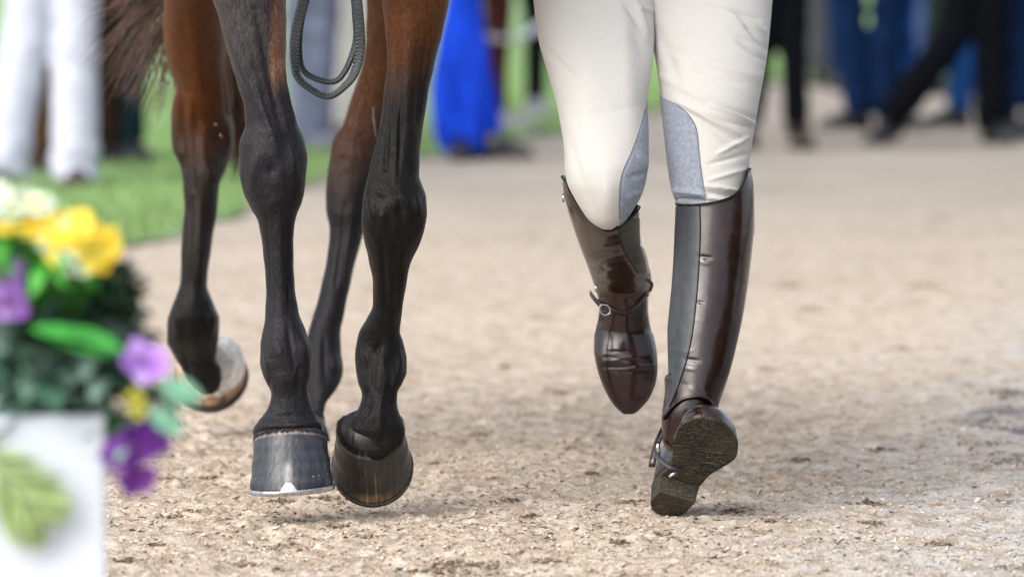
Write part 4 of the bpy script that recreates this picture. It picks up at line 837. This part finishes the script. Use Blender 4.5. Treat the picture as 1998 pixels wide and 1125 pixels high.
# sole of trailing boot: welt seen as a dark edge round the toe, plate behind
ys2 = np.concatenate([np.linspace(650, 770, 24), 770+37.5*np.sin(np.linspace(0.05, np.pi/2, 24))]); xl2 = BT.xl(np.minimum(ys2-3, 804))-1.0; xr2 = BT.xr(np.minimum(ys2-3, 804))+2.0
dd = 9.90
ft = np.concatenate([P(xl2, ys2, dd), P(xr2, ys2, dd)[::-1]]); bk = ft+np.array([0, 0.009, 0]); nn = len(ft)
mk('outsole', np.concatenate([ft, bk]), [list(range(nn)), [nn+i for i in range(nn)][::-1]]+[[i, (i+1) % nn, nn+(i+1) % nn, nn+i] for i in range(nn)], M_rub, bootR, smooth=False)
V, F = tube(spline([P(1215, 560, 10.02), P(1216, 600, 10.03), P(1217, 630, 10.02)], 10), [.03, .035, .037, .037, .037, .036, .035, .034, .032, .03], 20); mk('heel', V, F, M_rub, bootR)
# spur and its strap
q = np.linspace(0.25, 1.0, 40)*np.pi
ths = np.linspace(-0.3, np.pi+0.1, 60); yst = pchip([-1, 0, 1], [588, 605, 566], np.cos(ths)); a, f = tube(BT.surf(ths, yst+3*np.sin(ths), 0.0012), 0.0050, 8, flat=0.35, up=(0, -1, 0)); mk('spur_strap', a, f, M_lea, bootR)
a, f = tube(spline([P(1247, 470, 9.70), P(1256, 490, 9.70), P(1264, 520, 9.73), P(1268, 548, 9.76), P(1264, 576, 9.80)], 30), [.0022]*15+[.003]*15, 8); mk('spur', a, f, M_steel, bootR)
a, f = tube(spline([P(1262, 545, 9.74), P(1271, 553, 9.75), P(1268, 566, 9.77)], 10), .0035, 8); mk('spur_button', a, f, M_lea2, bootR)
V, F = tube(spline([P(1152, 572, 9.83), P(1160, 583, 9.80), P(1168, 592, 9.795), P(1178, 602, 9.79)], 14), .0058, 8, flat=0.3, up=(0, -1, 0)); mk('strap_end', V, F, M_lea2, bootR)
bk_ = np.array([(1172, 594), (1186, 596), (1190, 610), (1178, 614), (1170, 604), (1172, 594)], float); a, f = tube(spline([P(x, y, 9.785) for x, y in bk_], 30), .0013, 6); mk('buckle', a, f, M_steel, bootR)
V, F = box(P(1163, 562, 9.80), (.004, .003, .012)); mk('stud', V, F, M_steel, bootR)
V, F = box(P(1099, 386, 9.53), (.004, .010, .014)); mk('garter_buckle', V, F, M_steel, bootR)
# body above the frame: torso, arms, head
def upper(parent, cx, y, z0, jm, hairm, hands, face=-1, sc_=1.0, vox=0.012):
    s = sc_; c = np.array([cx, y, 0.0])
    T_ = tube(spline([c+np.array([0, 0, z0]), c+np.array([0, 0, z0+.22*s]), c+np.array([0, 0.01, z0+.42*s]), c+np.array([0, 0.02, z0+.53*s])], 20), np.interp(np.linspace(0, 1, 20), [0, .3, .75, 1], [.16*s, .145*s, .19*s, .08*s]), 20, flat=0.68, up=(0, 1, 0))
    prt = [T_]; hp = []
    for sg, h_ in zip((-1, 1), hands):
        shd = c+np.array([sg*.18*s, 0, z0+.47*s]); h_ = np.array(h_); el = (shd+h_)/2+np.array([sg*.06, .08, -.06])
        prt.append(tube(spline([shd, el, h_], 16), np.linspace(.058*s, .034*s, 16), 12)); hp.append((el, h_))
    V, F, _ = join(prt); remeshed('jacket', V, F, vox, jm, parent)
    # skin: neck, head with nose and ears, hands with fingers: one mesh
    hc = c+np.array([0, 0, z0+.69*s]); sk = [tube([c+np.array([0, .02, z0+.50*s]), hc-np.array([0, 0, .05])], [.06*s, .055*s], 14), ellipsoid(hc, (.075*s, .092*s, .115*s), 24, 18),
        ellipsoid(hc+np.array([0, face*.095*s, -.01]), (.013, .018, .022), 10, 8), ellipsoid(hc+np.array([.076*s, .01, 0]), (.01, .018, .03), 10, 8), ellipsoid(hc+np.array([-.076*s, .01, 0]), (.01, .018, .03), 10, 8), ellipsoid(hc+np.array([0, face*.03, -.085*s]), (.045*s, .05*s, .04*s), 14, 10)]
    for el, h_ in hp:
        dr = h_-el; dr /= np.linalg.norm(dr); sd2 = np.cross(dr, [0, 1, 0]); sd2 /= np.linalg.norm(sd2)+1e-9
        shd = hc+np.array([(.17 if el[0] > cx else -.17)*s, .02, -.22*s]); sk.append(tube(spline([hc+np.array([0, .02, -.20*s]), shd, el, h_, h_+dr*.05], 20), np.linspace(.035, .026, 20), 10))
        sk.append(ellipsoid(h_+dr*.04, (.03, .03, .045), 14, 10))
        for k_ in range(4):
            b_ = h_+dr*.07+sd2*(k_-1.5)*.019; sk.append(tube([b_, b_+dr*.03, b_+dr*.045+np.array([0, face*.02, 0]), b_+dr*.035+np.array([0, face*.04, 0])], [.009, .009, .008, .007], 8))
        b_ = h_+dr*.03+sd2*.03; sk.append(tube([b_, b_+sd2*.02+dr*.02, b_+sd2*.02+dr*.045], [.011, .010, .008], 8))
    V, F, _ = join(sk); remeshed('body', V, F, vox*0.6, M_skin, parent)
    V, F = ellipsoid(hc+np.array([0, -face*.02, .03]), (.083*s, .092*s, .10*s), 20, 14); mk('hair', V, F, hairm, parent)
    for sg in (-1, 1): V, F = ellipsoid(hc+np.array([sg*.03*s, face*.088*s, .02]), (.011, .006, .007), 8, 6); mk('eye', V, F, M_seam, parent)
M_hair = mat('dark_hair', (0.03, 0.018, 0.01), 0.5, 0.4, 0.2)
upper(rider, float(P(1268, -330, 9.92)[0]), 9.92, 1.10, M_jacket, M_hair, ((-.28, 9.25, 1.22), (.62, 9.75, 1.12)))

# ================================================================ PEOPLE BEHIND
def leg_tube(joints, radii, d):
    pts = [P(x, y, d+(j[2] if len(j) > 2 else 0)) for j in joints for x, y in [j[:2]]]
    n_ = 18; S = spline(pts, n_); n2_ = 60; S2 = spline(S, n2_); tt_ = np.linspace(0, 1, n2_); ph_ = joints[0][0]*.13
    V, F = tube(S2, np.interp(tt_, np.linspace(0, 1, len(radii)), radii), 20); V = V.reshape(n2_, 20, 3); c_ = V.mean(1, keepdims=True); th_ = np.linspace(0, 2*np.pi, 20, endpoint=False)[None]
    amp = 0.012+0.035*np.exp(-((tt_-.55)/.10)**2)+0.05*np.exp(-((tt_-.93)/.08)**2)
    k_ = 1+amp[:, None]*(np.sin(tt_[:, None]*61+np.sin(th_+ph_)*2.4+ph_)+0.7*np.sin(tt_[:, None]*37-np.sin(th_*2+ph_)*1.7))
    return (c_+(V-c_)*k_[..., None]).reshape(-1, 3), F
def shoe(ankle, ang, pitch, parent, mtl, solem, L=0.30, z=0.0):
    """ankle: world point; ang: heading in degrees (0 = to the camera, 90 = right)"""
    a = R(ang); p = R(pitch); Vd = np.array([math.sin(a)*math.cos(p), -math.cos(a)*math.cos(p), math.sin(p)]); Ud = np.array([math.cos(a), math.sin(a), 0])
    H0 = np.array(ankle)-Vd*0.07
    up_, so_, hb, _t = foot(H0, Vd, Ud, L, 0.108, [(0, .08), (.15, .10), (.3, .10), (.45, .085), (.7, .06), (1, .03)], parent, mtl, solem, solem, name='shoe', heel_h=0.012)
    for k_ in (so_, hb): k_.parent = up_
def bystander(label, d, legs, tmat, smat, jmat=None, radii=(.095, .088, .074, .068, .070), group='people standing behind the path', hipw=None, skirt=None):
    """legs: list of (joint pixels hip..ankle, shoe heading, shoe pitch, lift)"""
    a0 = P(*legs[0][0][-1][:2], d); hips = [P(*l[0][0][:2], d) for l in legs]; hc = np.mean(hips, 0)
    t = thing('person', label, 'person', (hc[0], d, 0), group)
    prt = [leg_tube(l[0], l[4] if len(l) > 4 else radii, d) for l in legs]
    prt.append(ellipsoid(hc+np.array([0, 0, .03]), (.17, .12, .14), 20, 12))
    V, F, _ = join(prt); remeshed('trousers', V, F, 0.013, tmat, t, 3)
    for l in legs:
        j = l[0][-1]; ap = P(j[0], j[1], d+(j[2] if len(j) > 2 else 0)).copy(); ap[2] = l[3] + (0.014+0.007) if l[3] is not None else max(ap[2]-0.05, 0.02)
        shoe(ap, l[1], l[2], t, smat, M_rub)
    zt = hc[2]+.08
    upper(t, hc[0], d, zt, jmat or M_jacket, M_hair, ((hc[0]-.30, d-.05, zt-.02), (hc[0]+.30, d-.05, zt-.02)), vox=0.018)
    return t
def cloth(name, c, var=0.1): return mat(name, c, 0.9, 0.04, var, 12, 0.002, 60)
W_ = cloth('white_cotton', (0.52, 0.53, 0.65), 0.06); BRN = cloth('brown_cord', (0.055, 0.032, 0.014)); DBR = cloth('dark_brown_wool', (0.020, 0.013, 0.009)); TEAL = cloth('dark_teal_cloth', (0.007, 0.023, 0.030))
GJ = cloth('faded_grey_denim', (0.16, 0.18, 0.26), .2); BJ = cloth('blue_denim', (0.030, 0.085, 0.24), .25); KH = cloth('pale_khaki', (0.42, 0.42, 0.40)); ROY = cloth('royal_blue_cloth', (0.010, 0.05, 0.50), .15)
SLATE = cloth('slate_jacket', (0.15, 0.19, 0.28)); BLK = cloth('black_cloth', (0.0035, 0.004, 0.006)); GRY = cloth('charcoal_cloth', (0.055, 0.058, 0.065)); NAV = cloth('navy_denim', (0.0045, 0.015, 0.050), .25); MB = cloth('mid_blue_denim', (0.012, 0.055, 0.19), .25); WINE = cloth('dark_wine_cloth', (0.045, 0.014, 0.012))
SH_K = mat('black_shoe', (0.012, 0.012, 0.013), 0.4); SH_B = mat('brown_shoe', (0.04, 0.025, 0.018), 0.5); SH_G = mat('grey_shoe', (0.16, 0.16, 0.20), 0.6)
GREEN = cloth('dark_green_jacket', (0.02, 0.04, 0.02))
wr = (.110, .098, .088, .088, .092)
bystander('person in white trousers standing at the left edge behind the flowers', 20.9, [([(52, -260), (62, -60), (48, 90), (20, 240), (8, 345)], -10, 0, 0.0), ([(140, -260), (148, -60), (145, 90), (146, 240), (146, 350)], 5, 0, 0.0)], W_, SH_B, KH, wr)
bystander('person in brown trousers half hidden behind the white trousers', 22.3, [([(70, -260), (75, -60), (80, 90), (82, 210), (82, 325)], 20, 0, 0.0), ([(112, -260), (118, -60), (122, 90), (118, 210), (116, 325)], -20, 0, 0.0)], BRN, SH_K, DBR, (.09, .08, .07, .06, .055))
bystander('person in dark brown trousers between the white trousers and the horse tail', 22.9, [([(205, -270), (208, -60), (212, 60), (214, 180), (214, 315)], 15, 0, 0.0), ([(175, -270), (172, -60), (176, 60), (180, 180), (183, 315)], -15, 0, 0.0)], DBR, SH_K, BLK, (.09, .085, .07, .06, .055))
bystander('person in dark teal trousers seen behind the horse tail', 23.3, [([(238, -270), (236, -60), (238, 60), (243, 180), (246, 308)], 30, 0, 0.0), ([(288, -270), (280, -60), (268, 60), (258, 180), (256, 308)], 20, 0, 0.0)], TEAL, SH_K, BLK, (.10, .095, .075, .06, .055))
bystander('person in faded grey-blue jeans seen between the horse forelegs', 24.3, [([(596, -280), (590, -60), (586, 80), (592, 180), (600, 275)], 25, 0, 0.0), ([(640, -280), (634, -60), (628, 80), (622, 180), (622, 275)], 35, 0, 0.0)], GJ, SH_G, SLATE, (.09, .085, .075, .07, .065))
bystander('person in blue jeans behind the hanging rein', 26.0, [([(625, -300), (628, -60), (632, 60), (636, 150), (640, 240)], 10, 0, 0.0), ([(668, -300), (664, -60), (655, 60), (648, 150), (646, 240)], 10, 0, 0.0)], BJ, SH_K, SLATE, (.085, .075, .06, .05, .05))
bystander('person in pale khaki trousers behind the right of the hanging rein', 25.2, [([(676, -280), (676, -60), (672, 70), (666, 160), (660, 255)], 10, 0, 0.0), ([(716, -280), (716, -60), (712, 70), (704, 160), (702, 255)], 10, 0, 0.0)], KH, SH_B, KH, (.09, .085, .07, .06, .055))
bystander('person in dark trousers and slate jacket beside the royal blue trousers', 26.6, [([(950, -300), (955, -60), (962, 60), (966, 150), (972, 236)], 60, 0, 0.0), ([(985, -300), (985, -60), (982, 60), (978, 150), (976, 236)], 60, 0, 0.0)], WINE, SH_G, SLATE, (.10, .08, .045, .032, .03))
bystander('person in black trousers on the lawn left of the cream breeches', 28.6, [([(1030, -310), (1034, -60), (1040, 60), (1040, 140), (1038, 212)], 0, 0, 0.0), ([(1062, -310), (1058, -60), (1054, 60), (1050, 140), (1050, 212)], 10, 0, 0.0)], BLK, SH_G, GRY, (.085, .075, .06, .045, .04))
bystander('person in black trousers with brown shoes just right of the cream breeches', 25.0, [([(1548, -280), (1550, -60), (1550, 80), (1552, 180), (1556, 262)], 5, 0, 0.0), ([(1520, -280), (1510, -60), (1488, 80), (1474, 170), (1462, 240)], -20, 0, 0.0)], BLK, SH_B, BLK, (.085, .075, .066, .060, .058))
bystander('person in charcoal trousers farthest back on the right', 34.5, [([(1595, -330), (1598, -100), (1596, 0), (1594, 70), (1592, 140)], 0, 0, 0.0), ([(1628, -330), (1628, -100), (1624, 0), (1622, 70), (1620, 140)], 0, 0, 0.0)], GRY, SH_K, GRY, (.10, .09, .08, .075, .07))
bystander('person in navy jeans standing left of the long black stride', 27.2, [([(1650, -280), (1652, -80), (1660, 50), (1668, 140), (1676, 225)], -60, 0, 0.0), ([(1730, -280), (1732, -80), (1730, 50), (1728, 140), (1735, 225)], 55, 0, 0.0)], NAV, SH_K, BLK, (.10, .095, .080, .074, .072))
bystander('person in black trousers taking a long stride with one leg thrown forward', 25.6, [([(1900, -280, 0), (1890, -60, 0), (1862, 60, 0), (1800, 150, -.1), (1738, 232, -.1)], -50, -28, 0.02), ([(1930, -280), (1934, -60), (1936, 60), (1936, 160), (1934, 255)], 20, 0, 0.0)], BLK, SH_K, NAV, (.11, .10, .088, .080, .078))
bystander('person in mid blue jeans between the black stride and the navy legs', 27.6, [([(1840, -290), (1858, -60), (1872, 60), (1876, 140), (1872, 215)], -50, 0, 0.0), ([(1790, -290), (1770, -60), (1758, 40), (1766, 130), (1768, 215)], -10, 0, 0.0)], MB, SH_K, GREEN, (.09, .08, .070, .066, .068))
bystander('person in navy trousers standing near the right edge', 26.2, [([(1930, -280), (1928, -60), (1928, 60), (1930, 160), (1934, 250)], 30, 0, 0.0), ([(1975, -280), (1972, -60), (1968, 40), (1956, 140), (1958, 250)], 40, 0, 0.0)], NAV, SH_K, NAV, (.10, .09, .080, .074, .072))
bystander('person in dark blue jeans cut off by the right edge', 27.8, [([(1985, -290), (1990, -60), (2000, 40), (2010, 130), (2012, 215)], 10, 0, 0.0), ([(2040, -290), (2042, -60), (2044, 40), (2044, 130), (2044, 215)], 10, 0, 0.0)], NAV, SH_K, BLK)
bystander('person in navy trousers far back behind the navy jeans', 33.5, [([(1655, -330), (1655, -100), (1652, 0), (1650, 70), (1648, 140)], 0, 0, 0.0), ([(1632, -330), (1632, -100), (1634, 0), (1634, 70), (1636, 140)], 0, 0, 0.0)], NAV, SH_K, BLK, (.10, .09, .08, .06, .055))
bystander('person in slate blue trousers far back, left of the raised black knee', 32.5, [([(1752, -330), (1752, -100), (1755, 0), (1757, 70), (1758, 150)], 0, 0, 0.0), ([(1785, -330), (1785, -100), (1786, 0), (1785, 70), (1784, 150)], 0, 0, 0.0)], cloth('slate_blue_denim', (0.06, 0.10, 0.22), .2), SH_K, BLK, (.10, .09, .08, .07, .06))
bystander('person in dark olive trousers far back behind the long black stride', 33.0, [([(1808, -330), (1808, -100), (1808, 0), (1812, 70), (1814, 145)], 0, 0, 0.0), ([(1840, -330), (1840, -100), (1838, 0), (1836, 70), (1834, 145)], 0, 0, 0.0)], cloth('dark_olive_cloth', (0.022, 0.035, 0.020)), SH_K, BLK, (.10, .09, .08, .06, .055))
bystander('person in black trousers farthest back near the right edge', 33.8, [([(1898, -330), (1898, -100), (1900, 0), (1902, 70), (1904, 140)], 0, 0, 0.0), ([(1985, -330), (1985, -100), (1975, 0), (1968, 70), (1966, 140)], 0, 0, 0.0)], BLK, SH_K, BLK, (.11, .10, .088, .080, .078))
# royal blue wide trousers / coat
d = 23.9; t = thing('person', 'person in a long royal blue flowing garment and black shoes right of the horse', 'person', (P(905, 300, d)[0], d, 0), 'people standing behind the path')
lf = Loft([(-300, 850), (-60, 872), (20, 868), (100, 852), (200, 846), (260, 850), (294, 868)], [(-300, 960), (-60, 935), (20, 940), (100, 952), (200, 962), (260, 970), (294, 972)], [(-300, d), (294, d)], [(-300, .7), (0, .8), (294, .75)])
V, F, T_, Y_ = lf.mesh(-300, 294, 90, 96); nrm_ = grid_normals(V, 90, 96)
V = V+nrm_*(smoothstep(-100, 294, Y_)*(0.016*np.sin(T_*9+Y_*.012)+0.012*np.sin(T_*5-Y_*.02)))[:, None]
V, F = endcap(V, F, 96, 90); mk('robe', V, F, ROY, t)
for x, h_ in ((893, 5), (950, 60)):
    ap = P(x, 285, d-.04); ap[2] = 0.021; shoe(ap, h_, 0, t, SH_K, M_rub)
hcx = P(905, -300, d); upper(t, hcx[0], d, hcx[2], ROY, M_hair, ((hcx[0]-.3, d, hcx[2]+.02), (hcx[0]+.3, d, hcx[2]+.02)), vox=.018)
# white rope across the lawn
S = spline([P(925, 55, 26.3), P(950, 72, 26.4), P(985, 76, 26.6), P(1020, 72, 26.8), P(1050, 52, 27), P(1080, 30, 27.1)], 40); a, f = tube(S, .026, 10, flat=0.5)
o = mk('strap', a, f, cloth('white_webbing', (0.65, 0.68, 0.74)), loc=S[0]); setp(o, 'pale webbing strap sagging between the two people left of the cream breeches', 'strap')

# ================================================================ PLANTER AND FLOWERS, front left
M_pl = mat('white_painted_board', (0.62, 0.68, 0.76), 0.6, 0.3, 0.03, 8, 0.0006, 40)
dP = 6.1
c0 = P(205, 810, dP); zt = c0[2]; xr_ = c0[0]
planter = thing('planter_box', 'white planter box at the lower left full of pansies', 'planter', (xr_-.36, dP+.2, 0))
th_ = .018; wid = .72; dep = .40
for nm, c, s in (('front_panel', (xr_-wid/2, dP+th_/2, zt/2), (wid, th_, zt)), ('side_panel', (xr_-th_/2, dP+dep/2, zt/2), (th_-.0004, dep-2*th_-.002, zt-.001)), ('side_panel', (xr_-wid+th_/2, dP+dep/2, zt/2), (th_-.0004, dep-2*th_-.002, zt-.001)), ('back_panel', (xr_-wid/2, dP+dep-th_/2, zt/2), (wid, th_, zt))):
    V, F = box(c, s); V = (V-c0*[1, 1, 0])@rotm(0, 4.6).T+c0*[1, 1, 0]; o = mk(nm, V, F, M_pl, planter, smooth=False); b_ = o.modifiers.new('b', 'BEVEL'); b_.width = .003; b_.segments = 2
V, F = box((xr_-wid/2, dP+dep/2, zt-.05), (wid-2*th_-.002, dep-2*th_-.002, .06)); mk('soil', V, F, mat('potting_soil', (0.03, 0.02, 0.014), 0.95, 0.1, 0.3, 80, .004, 120), planter, smooth=False)
def leafmesh(p, dr, up, L, W, bend=0.3, nv=7, nu=5, cup=0.15):
    dr = np.array(dr, float); dr /= np.linalg.norm(dr); sd3 = np.cross(dr, up); sd3 /= np.linalg.norm(sd3)+1e-9; nn = np.cross(sd3, dr)
    t = np.linspace(0, 1, nv); w_ = np.sin(np.pi*np.clip(t*0.93+0.05, 0, 1))**0.8*W/2; u = np.linspace(-1, 1, nu)
    V = np.array(p)+dr*(t*L)[:, None, None]+sd3*(u[None]*w_[:, None])[..., None]+nn*((-bend*L*t**2)[:, None]+cup*np.abs(u)[None]*w_[:, None])[..., None]
    return V.reshape(-1, 3), gridfaces(nv, nu, False)
rl = np.random.default_rng(12)
def foliage(name, parent, c, r, n, L, W, cols, mtl, down=0.1, seed=1):
    q = np.random.default_rng(seed); parts, off = [], 0; Vs, Fs, Cs = [], [], []
    for i in range(n):
        v = q.normal(0, 1, 3); v /= np.linalg.norm(v); rad = q.random()**.45; p = np.array(c)+v*np.array(r)*rad
        dr = v*np.array([1, 1, .5])+q.normal(0, .5, 3)+np.array([0, 0, .25-down]); k_ = q.uniform(.6, 1.2)
        V, F = leafmesh(p, dr, (0.1, 0.2, 1)+q.normal(0, .2, 3), L*k_, W*k_, q.uniform(.0, .6)); Vs.append(V); Fs.append(F+off); off += len(V)
        cc_ = np.array(cols[q.integers(len(cols))])*q.uniform(.7, 1.3); Cs.append(np.tile(cc_, (len(V), 1)))
    return mk(name, np.concatenate(Vs), np.concatenate(Fs), mtl, parent, cols=np.concatenate(Cs), fixn=False)
M_leaf = mat('leaf', rough=0.45, spec=0.45, var=0.15, nscale=60, vc=True); M_petal = mat('petal', rough=0.6, spec=0.3, var=0.08, nscale=60, vc=True, trans=0.0)
def flower(name, parent, c, face, size, cols, centre, npet=5, mtl=M_petal, cup=0.35):
    size = size*0.84
    face = np.array(face, float); face /= np.linalg.norm(face); a = np.cross(face, [0, 0, 1]); a /= np.linalg.norm(a); b = np.cross(face, a)
    Vs, Fs, Cs, off = [], [], [], 0
    for k_ in range(npet):
        an = 2*np.pi*k_/npet+rl.normal(0, .1); dr = a*np.cos(an)+b*np.sin(an)+face*cup
        V, F = leafmesh(np.array(c)+dr*.002, dr, face, size*rl.uniform(.85, 1.1), size*1.05, rl.uniform(-.1, .35), 8, 7, cup=-.12); Vs.append(V); Fs.append(F+off); off += len(V)
        t = np.repeat(np.linspace(0, 1, 8), 7)[:, None]; col = np.array(cols[k_ % len(cols)])*rl.uniform(.85, 1.15); Cs.append(col*(0.55+0.55*t))
    fl_ = mk(name, np.concatenate(Vs), np.concatenate(Fs), mtl, parent, cols=np.concatenate(Cs), fixn=False)
    V, F = ellipsoid(np.array(c)+face*.004, (size*.16,)*3, 10, 8); mk('flower_centre', V, F, M_petal, fl_, cols=np.tile(centre, (len(V), 1)))
    return fl_
def stem(parent, p0, p1, r=.003, col=(0.06, 0.16, 0.04)):
    m_ = (np.array(p0)+np.array(p1))/2+np.array([0, 0, .02]); V, F = tube(spline([p0, m_, p1], 10), r, 6); return mk('stem', V, F, M_leaf, parent, cols=np.tile(col, (len(V), 1)))
sg = [(0.10, 0.19, 0.16), (0.14, 0.26, 0.20), (0.05, 0.12, 0.08), (0.22, 0.34, 0.29)]; dg = [(0.012, 0.040, 0.014), (0.02, 0.065, 0.02), (0.04, 0.10, 0.04)]; bgn = [(0.05, 0.28, 0.03), (0.10, 0.42, 0.06)]
pur = [(0.17, 0.035, 0.32), (0.13, 0.025, 0.26), (0.22, 0.06, 0.38)]; lil = [(0.42, 0.20, 0.72), (0.52, 0.32, 0.80), (0.36, 0.15, 0.62)]
def soilp(px): q = P(px, 820, dP+.12); q[2] = zt-.03; return q
pl1 = thing('pansy_plant', 'purple pansy plant spilling over the right corner of the white planter', 'plant', soilp(190))
foliage('leaves', pl1, P(190, 740, dP+.06), (.06, .08, .055), 120, .038, .024, sg, M_leaf, seed=2)
foliage('leaves', pl1, P(250, 820, dP), (.03, .04, .05), 40, .03, .018, dg+sg[:1], M_leaf, seed=3)
for (x, y, fx, fz, s_, cs_) in ((282, 708, .2, .5, .030, lil), (262, 868, .3, -.1, .030, pur), (300, 850, .5, .1, .026, pur), (268, 930, .2, -.6, .028, pur), (228, 885, -.2, -.2, .022, pur)):
    q = P(x, y, dP-.04); stem(pl1, soilp(190), q+np.array([0, .01, 0])); flower('flower', pl1, q, (fx, -1, fz), s_, cs_, (0.16, 0.04, 0.25))
for x, y in ((262, 778), (270, 800)): flower('flower', pl1, P(x, y, dP-.05), (0, -1, .2), .011, [(0.45, 0.42, 0.04)], (0.3, 0.4, 0.05), 4)
for (x, y, dx, dz, L_) in ((310, 745, 1, -.3, .050), (320, 770, 1, -.1, .04), (290, 800, .8, -.5, .045)):
    V, F = leafmesh(P(x, y, dP-.05), (dx, -.1, dz), (0, -.8, .6), L_, .026, .1); mk('leaf', V, F, M_leaf, pl1, cols=np.tile((0.16, 0.36, 0.24), (len(V), 1)), fixn=False)
pl2 = thing('pansy_plant', 'pansy plant with broad silver-green leaves and lilac flowers at the left edge', 'plant', soilp(40))
foliage('leaves', pl2, P(110, 690, dP+.10), (.10, .08, .06), 420, .030, .020, dg+sg[2:3], M_leaf, seed=15)
foliage('leaves', pl2, P(60, 722, dP+.06), (.085, .08, .046), 190, .045, .030, sg, M_leaf, seed=5)
for (x, y, fx, fz, s_, cs_) in ((12, 540, 0, .3, .027, lil), (18, 592, .1, -.2, .025, lil), (-10, 570, -.2, 0, .025, pur)):
    q = P(x, y, dP-.02); stem(pl2, soilp(30), q+np.array([0, .01, 0])); flower('flower', pl2, q, (fx, -1, fz), s_, cs_, (0.6, 0.5, 0.1))
for (x0, y0, x1, y1) in ((60, 640, 150, 650), (120, 640, 230, 672), (90, 655, 200, 680)):
    a_ = P(x0, y0, dP-.03); b_ = P(x1, y1, dP-.06); V, F = leafmesh(a_, b_-a_, (0, -.5, .9), np.linalg.norm(b_-a_)*1.1, .028, .1, 10); mk('leaf', V, F, M_leaf, pl2, cols=np.tile((0.05, 0.30, 0.05), (len(V), 1)), fixn=False)['label'] = 'bright green broad leaf'
shr = thing('shrub', 'dense dark green clipped shrub behind the pansies', 'shrub', soilp(160)+np.array([0, .12, 0]))
foliage('leaves', shr, P(178, 585, dP+.22), (.058, .07, .050), 1300, .018, .011, dg, M_leaf, seed=7); foliage('leaves', shr, P(95, 560, dP+.22), (.06, .07, .06), 500, .018, .010, dg, M_leaf, seed=8)
stem(shr, soilp(160)+np.array([0, .12, 0]), P(150, 620, dP+.22), .006)
daf = thing('daffodil_plant', 'yellow and white daffodils above the dark shrub at the left', 'plant', soilp(90)+np.array([0, .05, 0]))
yel = [(0.86, 0.60, 0.03), (0.90, 0.72, 0.08)]; wht = [(0.50, 0.66, 0.48), (0.72, 0.82, 0.66)]
for (x, y, fx, fz, s_, cs_) in ((25, 405, 0, .6, .022, wht), (60, 430, .2, .1, .026, yel), (5, 425, -.2, 0, .024, yel), (120, 470, .1, 0, .030, [wht[0], yel[1]]), (165, 465, .3, .3, .030, yel), (190, 490, .4, -.1, .026, yel), (150, 505, 0, -.3, .022, wht), (150, 440, 0, .6, .022, yel), (85, 440, .3, .2, .022, yel), (-15, 385, 0, .5, .028, wht), (48, 392, .3, .8, .020, wht), (78, 402, .2, .9, .018, wht), (205, 478, .5, .2, .022, yel), (100, 450, 0, .2, .022, yel)):
    q = P(x, y, dP-.05); stem(daf, soilp(90)+np.array([0, .05, 0]), q+np.array([0, .012, 0]), .003, (0.06, 0.25, 0.03)); flower('flower', daf, q, (fx, -1, fz), s_, cs_, (0.85, 0.5, 0.02), 6)
foliage('leaves', daf, P(110, 505, dP-.03), (.032, .03, .016), 40, .035, .014, bgn, M_leaf, seed=9); foliage('leaves', daf, P(5, 475, dP-.03), (.018, .03, .025), 34, .04, .014, bgn, M_leaf, seed=10); foliage('leaves', daf, P(75, 480, dP+.05), (.03, .03, .03), 120, .03, .012, dg+[(0.05, 0.12, 0.06)], M_leaf, seed=11)
# fern frond hanging over the front of the box
fr_ = thing('fern_frond', 'feathery green frond against the front of the white planter', 'plant', P(-60, 960, dP-.03))
rach = spline([P(-90, 860, dP-.03), P(-30, 905, dP-.04), P(30, 960, dP-.04), P(88, 1020, dP-.03)], 30); V, F = tube(rach, .0015, 6); mk('stem', V, F, M_leaf, fr_, cols=np.tile((0.16, 0.20, 0.08), (len(V), 1)))
Vs, Fs, Cs, off = [], [], [], 0
for i in range(2, 30, 2):
    for sgn in (-1, 1):
        L_ = .070*math.sin(math.pi*min(1, (i+3)/34))**.7; tg = rach[min(i+1, 29)]-rach[i-1]; tg /= np.linalg.norm(tg); sd4 = np.cross(tg, [0, 1, 0])
        for w_i in range(2):
            V, F = leafmesh(rach[i], tg*1.1+sgn*sd4*(.7+.3*w_i)+rl.normal(0, .08, 3), (0, -1, .1), L_, .0065, .05); Vs.append(V); Fs.append(F+off); off += len(V)
            Cs.append(np.tile(np.array([0.24, 0.34, 0.13])*rl.uniform(.6, 1.7), (len(V), 1)))
mk('leaflets', np.concatenate(Vs), np.concatenate(Fs), M_leaf, fr_, cols=np.concatenate(Cs), fixn=False)

# ---- unseen leafy blocker added right of the path to darken the boots' right side
hg = thing('light_blocker', 'unseen dark green blocker added to darken the right side of the boots', 'light_blocker', (7.8, 3, 0))
yy_ = np.linspace(-8, 9, 120); th9 = np.linspace(0, 2*np.pi, 40, endpoint=False); YY9, TH9 = np.meshgrid(yy_, th9, indexing='ij')
rad9 = 1+0.10*np.sin(YY9*3+TH9*2)+0.07*np.sin(YY9*7.3-TH9*5)+0.05*rng.standard_normal(YY9.shape)
V = np.stack([7.8+1.0*rad9*np.cos(TH9), YY9, 1.45+1.5*rad9*np.sin(TH9)], -1).reshape(-1, 3); V, F = endcap(V, gridfaces(120, 40), 40, 120)
mk('foliage', V, F, mat('blocker_green', (0.022, 0.045, 0.014), 0.8, 0.2, 0.5, 9, 0.05, 25), hg)  # dark green shell of the added blocker
